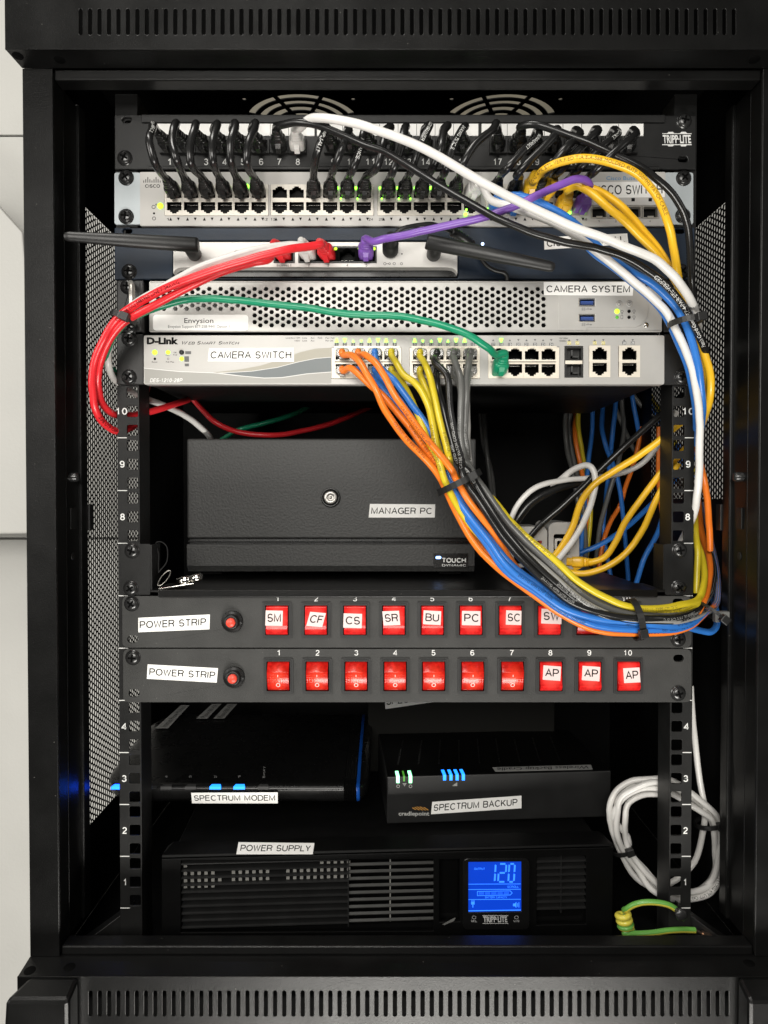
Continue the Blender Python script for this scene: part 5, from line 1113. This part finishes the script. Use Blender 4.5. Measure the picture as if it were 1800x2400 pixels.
cable('network_cable', 'long black network cable from the patch panel, curving outermost past the right rail', [(1218, 298, -40), (1243, 291, -48), (1299, 304, -54), (1360, 326, -58), (1415, 351, -60), (1470, 376, -60), (1514, 400, -60), (1545, 424, -58), (1566, 442, -56), (1594, 484, -50), (1608, 520, -44), (1614, 560, -38), (1617, 610, -32), (1620, 660, -26), (1625, 710, -10), (1628, 760, 30)], 2.9, 'black', None, 'network cable',
      ((0, (NX[17], 345, -7), (.05, -1, .22), 'boot', None),))
cable('network_cable', 'purple network cable from the switch to the last port of the silver firewall', [(1378, 452, -44), (1383, 436, -52), (1370, 423, -58), (1348, 422, -62), (1313, 436, -66), (1266, 455, -68), (1216, 479, -68), (1166, 498, -66), (1117, 514, -64), (1062, 526, -62), (989, 542, -58), (940, 553, -54), (900, 560, -50), (876, 566, -44)], 2.9, 'purple', None, 'network cable',
      ((0, (CC[23] + 2, 488, -7), (.12, -1, .25), 'boot', None), (1, (858, 597, -10.5), (.0, -1, .3), 'boot', None)))
GR = 'cables from the firewall held by the left tie'
cable('network_cable', 'upper red network cable from the third firewall port through the left tie', [(752, 572, -48), (720, 577, -54), (690, 582, -58), (636, 596, -62), (564, 616, -64), (492, 637, -64), (419, 664, -62), (365, 687, -58), (325, 708, -52), (289, 733, -46), (266, 758, -44), (246, 792, -42), (228, 830, -38), (217, 875, -34), (217, 920, -30), (224, 960, -24), (242, 990, -14), (267, 1008, -2), (300, 1006, 18), (320, 990, 26), (335, 945, 30), (344, 912, 45), (355, 885, 80)], 3.1, 'red', GR, 'network cable',
      ((0, (769, 597, -10.5), (-.25, -1, .15), 'boot', None),), (('compliant (UL) E485960 LINE 7 24AWG', .33, black_ink, .2, .0026, True), ('2-PR UTP Cat6 PATCH', .68, black_ink, .2, .0026)))
cable('network_cable', 'lower red network cable from the port marked Internet 1, under the upper red one', [(630, 610, -46), (588, 618, -50), (528, 636, -54), (455, 668, -56), (401, 695, -54), (347, 722, -50), (304, 746, -44), (278, 768, -42), (252, 806, -38), (237, 844, -34), (229, 882, -30), (230, 912, -24), (238, 943, -14), (255, 965, -4), (280, 974, 14), (310, 974, 22), (347, 966, 30), (383, 956, 44), (416, 945, 64), (440, 938, 100)], 3.0, 'red', GR, 'network cable',
      ((0, (666, 597, -10.5), (-.25, -1, .12), 'boot', None),))
cable('network_cable', 'white network cable behind the red ones, from the second firewall port', [(706, 573, -42), (680, 574, -46), (636, 580, -50), (582, 591, -53), (510, 613, -54), (455, 635, -54), (401, 663, -52), (347, 693, -46), (312, 715, -40), (284, 745, -34), (266, 785, -28), (252, 825, -22), (254, 862, -16), (270, 890, 6), (302, 912, 26), (343, 933, 40), (383, 950, 56), (437, 978, 80), (470, 1003, 95), (490, 1022, 110), (500, 1050, 150)], 2.9, 'white2', GR, 'network cable',
      ((0, (724, 597, -10.5), (-.2, -1, .2), 'boot', 'clearwhite'),))
cable('network_cable', 'green network cable crossing the honeycomb grille down to the camera switch', [(1160, 832, -34), (1145, 818, -44), (1109, 793, -48), (1062, 771, -48), (1026, 759, -46), (971, 747, -44), (917, 740, -42), (863, 739, -40), (808, 735, -40), (754, 728, -40), (700, 720, -40), (672, 716, -40), (600, 707, -40), (528, 702, -40), (473, 701, -40), (437, 703, -40), (401, 711, -40), (365, 722, -40), (329, 736, -38), (295, 754, -36), (268, 785, -34), (252, 815, -28), (244, 843, -20), (252, 860, -8), (272, 875, 10), (310, 900, 40)], 2.9, 'green', GR, 'network cable',
      ((0, (1169, 868, -10), (.1, -1, .55), 'boot', None),))
tie('black cable tie round the red, white and green cables at the left rail', 290, 745, -40, 22, 26, 4.5, 12)
tie('black cable tie round the white, blue and yellow cables at the right rail', 1606, 755, -42, -8, 34, 4.5, 16)

# ============================================================ BUNDLE FROM THE CAMERA SWITCH
GC = 'cables bundled from the camera switch'
# the shared run (px, py, mm) along the bundle centre after the first tie
def run(dx, dd, pts=None, last=0):
    base = [(1062, 1122, -34), (1095, 1190, -40), (1140, 1262, -44), (1195, 1325, -48), (1260, 1380, -50), (1330, 1420, -50), (1400, 1447, -48), (1470, 1457, -46), (1540, 1455, -42), (1600, 1440, -34)]
    out = []; at = lambda v, i: v[min(i, len(v) - 1)] if hasattr(v, '__len__') else v
    for i, (x, y, z) in enumerate(base):
        j0, j1 = base[max(i - 1, 0)], base[min(i + 1, len(base) - 1)]; tx, ty = j1[0] - j0[0], j1[1] - j0[1]; l = math.hypot(tx, ty)
        o = at(dx, i); out.append((x - ty / l * o, y + tx / l * o, z + at(dd, i) * (1 if i < 9 else .4)))   # + = to the left of / below the bundle
    return out
def tail(kind):
    if kind == 0: return [(1645, 1418, -14), (1668, 1385, 12), (1672, 1330, 40), (1655, 1270, 60), (1640, 1215, 80)]
    if kind == 1: return [(1648, 1412, -12), (1662, 1370, 14), (1662, 1310, 40), (1645, 1250, 62), (1636, 1170, 90)]
    if kind == 2: return [(1640, 1400, -14), (1652, 1360, 8), (1648, 1320, 22), (1634, 1270, 36), (1628, 1200, 70)]
    return [(1655, 1435, -10), (1676, 1420, 10), (1682, 1380, 30), (1676, 1310, 50), (1660, 1240, 70), (1650, 1180, 90)]
inks = {'orange': mat('dark orange print', (.22, .06, .01), .6), 'lemon': mat('dark yellow print', (.2, .15, .015), .6), 'blue': mat('dark blue print', (.008, .035, .12), .6), 'grey': mat('pale print', (.3, .3, .29), .6), 'black': mat('pale print', (.3, .3, .29), .6)}
def dcable(label, col, port, lead, off, dd, tl, n1=0):
    random.seed(len(label) * 7 + int(port[0])); prints = tuple((random.choice(('24AWG 4PR UTP CMR', 'TIA/EIA-568-B.2 VERIFIED', 'CAT5E PATCH CORD 4PR', 'E188630 UL TYPE CM 75°C')), f + random.uniform(-.03, .03), inks.get(col, black_ink), random.uniform(-.5, .5), .0023, random.random() < .5) for f in (.16, .42, .62))
    run_p = run(off, dd)[n1:]
    return cable('network_cable', label, [W(port[0] + a, port[1] + bq, z) for a, bq, z in ((0, 1, -17), )] + path(lead) + path(run_p) + path(tail(tl)), 2.75, col, GC, 'network cable', ((0, (port[0], port[1], -9.5), (0, -1, 0), 'clear', col),), prints, k=5)
dcable('orange network cable from the first upper port of the camera switch', 'orange', (CA[0], RU), [(825, 833, -30), (846, 852, -40), (861, 877, -46), (881, 912, -50), (896, 949, -50), (918, 986, -49), (954, 1034, -48), (990, 1069, -46), (1023, 1108, -42)], [30, 26, 30, 21, 18, 24, 30, 29, 29, 33], 0, 3, 1)
dcable('orange network cable from the second upper port of the camera switch', 'orange', (CA[1], RU), [(857, 833, -34), (882, 851, -46), (901, 880, -52), (924, 927, -56), (955, 970, -56), (990, 1018, -54), (1028, 1062, -50), (1060, 1105, -46)], [-5, -13, -20, -10, 5, 18, 24, 24, 22, 28], [-8, -8, -4, 4, 9, 9], 1, 0)
dcable('orange network cable from the first lower port of the camera switch', 'orange', (CA[0], RD), [(820, 863, -28), (845, 881, -36), (868, 902, -40), (893, 922, -42), (919, 953, -42), (955, 998, -42), (990, 1047, -42), (1020, 1088, -40), (1042, 1120, -38)], [34, 24, 22, 12, 8, 14, 22, 24, 26, 30], 11, 1, 1)
dcable('blue network cable from the second lower port of the camera switch', 'blue', (CA[1], RD), [(852, 872, -24), (875, 889, -32), (896, 909, -36), (920, 937, -38), (955, 990, -38), (990, 1034, -38), (1014, 1072, -38), (1045, 1122, -40)], [12, 7, 0, 5, 3, 9, 4, 2, 12, 24], -8, 3, 1)
dcable('blue network cable from the third upper port of the camera switch', 'blue', (CA[2], RU), [(884, 850, -22), (905, 872, -30), (926, 890, -36), (955, 932, -38), (985, 976, -38), (1010, 1016, -38), (1032, 1062, -36), (1050, 1110, -36)], [8, 2, -4, -5, -8, 0, 13, 14, 18, 26], -3, 3, 1)
dcable('blue network cable from the third lower port of the camera switch', 'blue', (CA[2], RD), [(890, 885, -24), (912, 905, -30), (940, 940, -32), (970, 985, -32), (1000, 1032, -32), (1026, 1080, -30), (1048, 1120, -30)], [14, 12, 8, 14, 10, 17, 20, 20, 22, 30], -4, 3, 1)
dcable('lemon yellow network cable from the fourth upper port of the camera switch', 'lemon', (CA[3], RU), [(930, 848, -30), (948, 877, -38), (973, 897, -44), (990, 922, -46), (1004, 955, -47), (1011, 990, -46), (1018, 1030, -46), (1030, 1088, -48), (1042, 1128, -48)], [23, 16, 10, 8, 6, 8, 8, 8, 8, 10], [-10, -6, 4, 9, 9], 2, 1)
dcable('lemon yellow network cable from the fourth lower port of the camera switch', 'lemon', (CA[3], RD), [(937, 884, -26), (954, 913, -32), (970, 948, -36), (984, 984, -38), (1000, 1030, -40), (1020, 1080, -40), (1040, 1125, -40)], [18, 10, 2, 0, -10, -16, -14, -10, -6, -2], 11, 2, 1)
dcable('lemon yellow network cable from the upper port of the second plug cluster', 'lemon', (CB[0], RU), [(998, 855, -30), (1008, 884, -38), (1019, 934, -44), (1030, 988, -46), (1041, 1032, -46), (1051, 1072, -46)], [-4, -55, -69, -75, -76, -62, -52, -35, -28, -25], [11, 9, 2, -2, -4], 2, 0)
dcable('lemon yellow network cable from the lower port of the second plug cluster', 'lemon', (CB[0], RD), [(989, 885, -26), (1007, 932, -36), (1015, 986, -40), (1023, 1040, -40), (1040, 1085, -40)], [-8, -48, -62, -68, -68, -55, -44, -28, -20, -16], 10, 2, 0)
dcable('black network cable from the upper port second in the right plug cluster', 'black', (CB[1], RU), [(1016, 843, -28), (1020, 852, -32), (1034, 864, -36), (1048, 884, -40), (1052, 930, -42), (1056, 975, -44), (1064, 1020, -44), (1080, 1075, -44)], [-23, -31, -32, -30, -24, -12, -12, -8, -4, 2], -9, 0, 0)
dcable('black network cable from the lower port second in the right plug cluster', 'black', (CB[1], RD), [(1024, 892, -26), (1028, 916, -32), (1038, 955, -36), (1048, 1003, -38), (1060, 1045, -40), (1074, 1085, -40)], [-39, -44, -46, -44, -38, -24, -8, 2, 6, 12], -8, 0, 0)
dcable('dark grey network cable from the upper port third in the right plug cluster', 'grey', (CB[2], RU), [(1066, 855, -28), (1077, 884, -36), (1080, 930, -40), (1078, 975, -42), (1077, 1015, -42), (1085, 1060, -42)], [-47, -56, -62, -66, -62, -42, -30, -18, -8, 4], -3, 0, 0)
dcable('dark grey network cable from the lower port third in the right plug cluster', 'grey', (CB[2], RD), [(1072, 892, -24), (1082, 930, -32), (1084, 985, -36), (1086, 1040, -36), (1094, 1085, -36)], [-40, -48, -56, -58, -55, -36, -22, -10, 0, 8], 5, 3, 0)
dcable('dark grey network cable from the last upper port of the right plug cluster', 'grey', (CB[3], RU), [(1096, 852, -28), (1092, 884, -34), (1092, 930, -38), (1089, 975, -38), (1087, 1015, -38), (1094, 1064, -38)], [-42, -50, -58, -62, -58, -44, -36, -20, -12, 0], 6, 3, 0)
dcable('silvery grey network cable from the last lower port of the right plug cluster', 'silvergrey', (CB[3], RD), [(1094, 892, -24), (1094, 935, -30), (1094, 990, -32), (1094, 1045, -32), (1100, 1090, -34)], [-36, -40, -44, -48, -46, -30, -16, -2, 4, 15], [6, 6, 4, 0, -5, -8], 3, 0)
tie('black cable tie round the coloured bundle in front of the desktop computer', 1076, 1130, -40, -27, 54, 5, 15)
tie('black cable tie round the coloured bundle in front of the upper power strip', 1488, 1452, -46, 80, 46, 5, 16)
tie('thin black tie round the bundle where it bends behind the right rail', 1655, 1430, -8, 40, 34, 2.5, 24)
b = MB(); c = W(1690, 1445, -10); b.box(c.x - .006, c.x + .006, c.y - .003, c.y + .003, c.z - .0045, c.z + .0045); o = b.build('tie_end_block', [mat('grey nylon', (.12, .12, .115), .45)], bevel=.0006); tag(o, 'small grey nylon tie block at the right end of the coloured bundle', 'tie block')
cable('network_cable', 'blue cable loop hanging below the grey tie block at the right', [(1600, 1466, -10), (1640, 1478, 0), (1668, 1480, 8), (1678, 1468, 12), (1678, 1440, 18), (1670, 1400, 40)], 2.8, 'blue')

# ============================================================ CABLES INSIDE THE CABINET, right of the computer
cable('lead', 'white lead looping up over the plug adapter and down beside it', [(1300, 1322, 55), (1345, 1264, 50), (1373, 1214, 46), (1390, 1163, 44), (1395, 1117, 44), (1386, 1095, 46), (1372, 1090, 50), (1348, 1097, 56), (1319, 1119, 66), (1296, 1140, 80)], 2.9, 'white2')
cable('lead', 'white lead rising from behind the bundle and running off behind the right rail', [(1190, 1250, 60), (1200, 1210, 58), (1222, 1171, 56), (1254, 1145, 56), (1308, 1127, 60), (1381, 1120, 64), (1453, 1111, 64), (1507, 1084, 60), (1550, 1030, 55), (1585, 965, 60)], 2.6, 'white2')
cable('lead', 'black lead curving below the white one, from the bundle to the plug adapter', [(1196, 1252, 66), (1212, 1218, 64), (1245, 1178, 64), (1300, 1148, 66), (1345, 1134, 70), (1390, 1126, 80)], 4.2, 'black')
cable('lead', 'black lead running straight from the plug adapter to the right rail', [(1236, 1266, 60), (1262, 1238, 55), (1308, 1196, 52), (1402, 1106, 50), (1482, 1030, 48), (1565, 960, 50), (1600, 925, 60)], 2.9, 'black')
cable('network_cable', 'orange yellow network cable rising from the adapter through the white loop', [(1285, 1322, 60), (1320, 1276, 54), (1345, 1226, 50), (1360, 1178, 46), (1388, 1140, 42), (1435, 1107, 38), (1489, 1071, 34), (1544, 1035, 30), (1591, 996, 28), (1625, 970, 30)], 3.1, 'yellow')
cable('network_cable', 'orange yellow network cable with its plug lying beside the adapter', [(1384, 1319, 58), (1417, 1307, 54), (1443, 1272, 50), (1465, 1224, 46), (1507, 1162, 40), (1560, 1094, 32), (1590, 1070, 28), (1625, 1030, 26)], 3.0, 'yellow', None, 'network cable', ((0, (1338, 1316, 68), (1, -.25, -.02), 'boot', None),))
cable('network_cable', 'orange yellow network cable sweeping lowest over the shelf to the right rail', [(1310, 1332, 62), (1345, 1343, 58), (1380, 1343, 54), (1424, 1329, 50), (1475, 1290, 46), (1507, 1243, 42), (1533, 1180, 36), (1565, 1122, 28), (1590, 1085, 24)], 3.0, 'yellow')
GD = 'network cables hanging at the back of the cabinet'
bgc = [('dark grey', 'grey', [(1126, 972), (1134, 1040), (1150, 1110), (1160, 1180)]), ('dark grey', 'grey', [(1136, 972), (1140, 1050), (1146, 1120), (1158, 1185)]), ('dark grey', 'grey', [(1327, 965), (1325, 1010), (1330, 1060), (1345, 1120)]), ('dark grey', 'grey', [(1338, 965), (1336, 1020), (1346, 1085), (1360, 1150)]),
       ('orange', 'orange', [(1350, 970), (1348, 1020), (1358, 1080), (1368, 1130)]), ('yellow', 'lemon', [(1355, 966), (1357, 1010), (1364, 1060), (1376, 1130)]), ('blue', 'blue', [(1388, 965), (1388, 1010), (1380, 1070), (1372, 1150)]), ('blue', 'blue', [(1412, 955), (1410, 1000), (1418, 1040), (1440, 1100)]),
       ('blue', 'blue', [(1442, 955), (1434, 1030), (1428, 1090), (1420, 1170)]), ('dark grey', 'grey', [(1440, 950), (1465, 1010), (1490, 1060), (1530, 1130)]), ('dark grey', 'grey', [(1458, 948), (1462, 1010), (1450, 1080), (1425, 1160)]), ('blue', 'blue', [(1482, 932), (1492, 990), (1502, 1050), (1515, 1140), (1545, 1230)]),
       ('blue', 'blue', [(1508, 925), (1535, 965), (1560, 1010), (1585, 1060)]), ('lemon yellow', 'lemon', [(1520, 920), (1545, 960), (1565, 1000), (1590, 1050)]), ('dark grey', 'grey', [(1490, 935), (1530, 985), (1560, 1050), (1580, 1110)]), ('orange', 'orange', [(1545, 1000), (1545, 1110), (1550, 1180), (1556, 1240), (1560, 1300)]),
       ('blue', 'blue', [(1590, 1040), (1562, 1150), (1556, 1200), (1540, 1250), (1510, 1310), (1490, 1370)]), ('blue', 'blue', [(1290, 1330), (1350, 1300), (1400, 1280), (1460, 1240), (1520, 1190), (1575, 1130), (1640, 1060)]), ('orange', 'orange', [(1505, 1000), (1490, 1070), (1466, 1140), (1452, 1185), (1435, 1215), (1415, 1270), (1400, 1350)])]
where = ['left of the others, behind the computer', 'beside the leftmost, behind the computer', 'straight above the white loop', 'left of the orange one over the white loop', 'straight above the white loop', 'beside the orange one above the white loop', 'first right of the yellow one at the back', 'second right of the yellow one at the back',
         'straight one crossed by the black lead', 'slanting right across the back', 'slanting left across the back', 'long one bending towards the right rail', 'nearest the top of the right rail', 'nearest the top of the right rail', 'crossing behind the right rail', 'behind the middle of the right rail',
         'behind the foot of the right rail', 'lying along the shelf behind the plug adapter', 'short piece under the black lead']
for i, (nm, c, pts) in enumerate(bgc):
    if i not in (15, 16, 17, 18): pts = [(pts[0][0] + (pts[0][0] - pts[1][0]) * .8, min(pts[0][1], 940) - 45)] + pts
    (xa, ya), (xb, yb) = pts[-2], pts[-1]
    if i < 15 and yb < 1300 and xb < 1560: pts = pts + [(xb + (xb - xa) * .7, yb + 70), (xb + (xb - xa) * .9 + 20 * math.sin(i), 1360)]
    elif i < 15: pts = pts + [(xb + 40, yb + 60)]
    dep = 290 if i not in (15, 16, 17) else 200
    cable('network_cable', '%s network cable deep inside, %s' % (nm, where[i]), [(x, y, dep + 8 * math.sin(i * 2 + j)) for j, (x, y) in enumerate(pts)], 2.9, c, GD)
cable('network_cable', 'orange network cable outside the right rail above the bend of the bundle', [(1628, 1010, 60), (1638, 1070, 36), (1650, 1120, 26), (1658, 1170, 26), (1662, 1230, 28), (1664, 1290, 34)], 2.9, 'orange')
cable('network_cable', 'lemon yellow network cable rising outside the right rail above the bundle bend', [(1632, 1390, 10), (1634, 1330, 14), (1632, 1270, 20), (1628, 1200, 40)], 2.8, 'lemon')
cable('network_cable', 'red network cable sagging in the dark above the computer', [(440, 920, 125), (480, 966, 122), (510, 992, 120), (560, 1014, 125), (640, 1020, 130), (720, 1008, 150), (800, 984, 170), (880, 950, 190), (940, 915, 210)], 2.8, 'red')
cable('network_cable', 'green network cable in the dark above the computer', [(520, 1030, 200), (560, 1008, 170), (610, 994, 165), (660, 980, 170), (720, 955, 180), (760, 925, 190)], 2.6, 'green')

# ============================================================ COIL OF WHITE CABLE AND THE EARTH WIRE, lower right
cp = [(288, 940), (330, 800), (470, 700), (640, 668), (800, 690), (960, 760), (1110, 870), (1220, 1000), (1275, 1180), (1295, 1350), (1270, 1520), (1180, 1660), (1000, 1745), (800, 1730), (640, 1640), (500, 1500), (380, 1330), (310, 1130)]
cen = (795, 1210)
cpts = []
lay = [(1.0, 0, 0, 44), (.92, 20, 15, 36), (.86, -25, -10, 48), (.80, 35, 30, 40)]
for li, (s, ox, oy, z) in enumerate(lay):
    for i, (x, y) in enumerate(cp):
        f = i / len(cp); nx = lay[(li + 1) % 4] if li < 3 else lay[li]
        ss = s + (nx[0] - s) * f; qx = ox + (nx[1] - ox) * f; qy = oy + (nx[2] - oy) * f; zz = z + (nx[3] - z) * f
        X = cen[0] + (x - cen[0]) * ss + qx + 14 * math.sin(i * 1.7 + li); Y = cen[1] + (y - cen[1]) * ss + qy + 14 * math.cos(i * 2.3 + li * 2)
        cpts.append((1350 + .27125 * X, 1640 + .27125 * Y, zz + 4 * math.sin(i * .9 + li * 2)))
cpts += [(1350 + .27125 * x, 1640 + .27125 * y, z) for x, y, z in ((330, 1020, 42), (400, 860, 40), (560, 770, 38), (760, 780, 36), (920, 860, 34))]
head = [(1350 + .27125 * x, 1640 + .27125 * y, z) for x, y, z in ((990, -120, 40), (1005, 150, 38), (1035, 420, 36), (1075, 700, 38), (1110, 960, 42), (1090, 1200, 46), (1030, 1400, 48), (900, 1530, 46), (700, 1620, 46), (520, 1540, 46), (390, 1320, 46))]
cable('coiled_cable', 'coil of spare white network cable hanging behind the foot of the right rail', head + cpts, 2.75, 'white2', None, 'cable coil', (), (('24AWG 4PR UTP Cable', .30, black_ink, 0., .0026),), k=4)
tie('black cable tie on the left of the white cable coil', 1350 + .27125 * 395, 1640 + .27125 * 1290, 44, -18, 22, 3.5, 10)
tie('black cable tie on the right of the white cable coil', 1350 + .27125 * 1150, 1640 + .27125 * 1065, 42, -8, 31, 4, 10)
ew = thing('earth_wire', 'green and yellow earth wire twisted into a spring near the cabinet floor', 'earth wire', W(1500, 2190, 20))
z = lambda x, y, d: W(1350 + .27125 * x, 1640 + .27125 * y, d - 21)
P = [z(860, 1808, 12), z(810, 1778, 12), z(740, 1758, 13), z(600, 1750, 15), z(500, 1772, 17), z(440, 1808, 20)]
ca, cb = z(402, 1840, 22), z(440, 2000, 22)
for i in range(0, 3 * 12 + 7):
    f = i / 42; a = 6.2832 * i / 12 + 2.2; c = ca.lerp(cb, f); P.append(c + V((-.0048 * math.cos(a), .0048 * math.sin(a), 0)))
P += [z(420, 2014, 18), z(520, 2022, 17), z(660, 2015, 16), z(800, 1995, 16), z(920, 1988, 16), z(1030, 1992, 16)]
b = MB(); b.tube(spline(P, 4), .0025, 14, 0, True, 1, .03); b.build('sheath', [cmat('earthyellow'), cmat('earthgreen')], ew)
b = MB(); b.tube(spline([z(1028, 1992, 16), z(1070, 2010, 16), z(1110, 2030, 16)]), .0013, 8); b.loft([rsec(z(1090, 2018, 16), V((0, 1, 0)), V((.5, 0, .9)), .005, .003), rsec(z(1150, 2040, 16), V((0, 1, 0)), V((.5, 0, .9)), .005, .003), rsec(z(1190, 2056, 16), V((0, 1, 0)), V((.5, 0, .9)), .007, .0014)], 0, False); b.build('crimp_lug', [copper], ew)
b = MB(); b.lathe(z(905, 1850, 8), (0, -1, 0), [(0, .0055), (.002, .0055), (.0032, .004), (.0034, .0001)], 6); b.tube([z(852, 1800, 12), z(880, 1828, 9)], .002, 8); b.build('earth_screw', [screwm], ew)
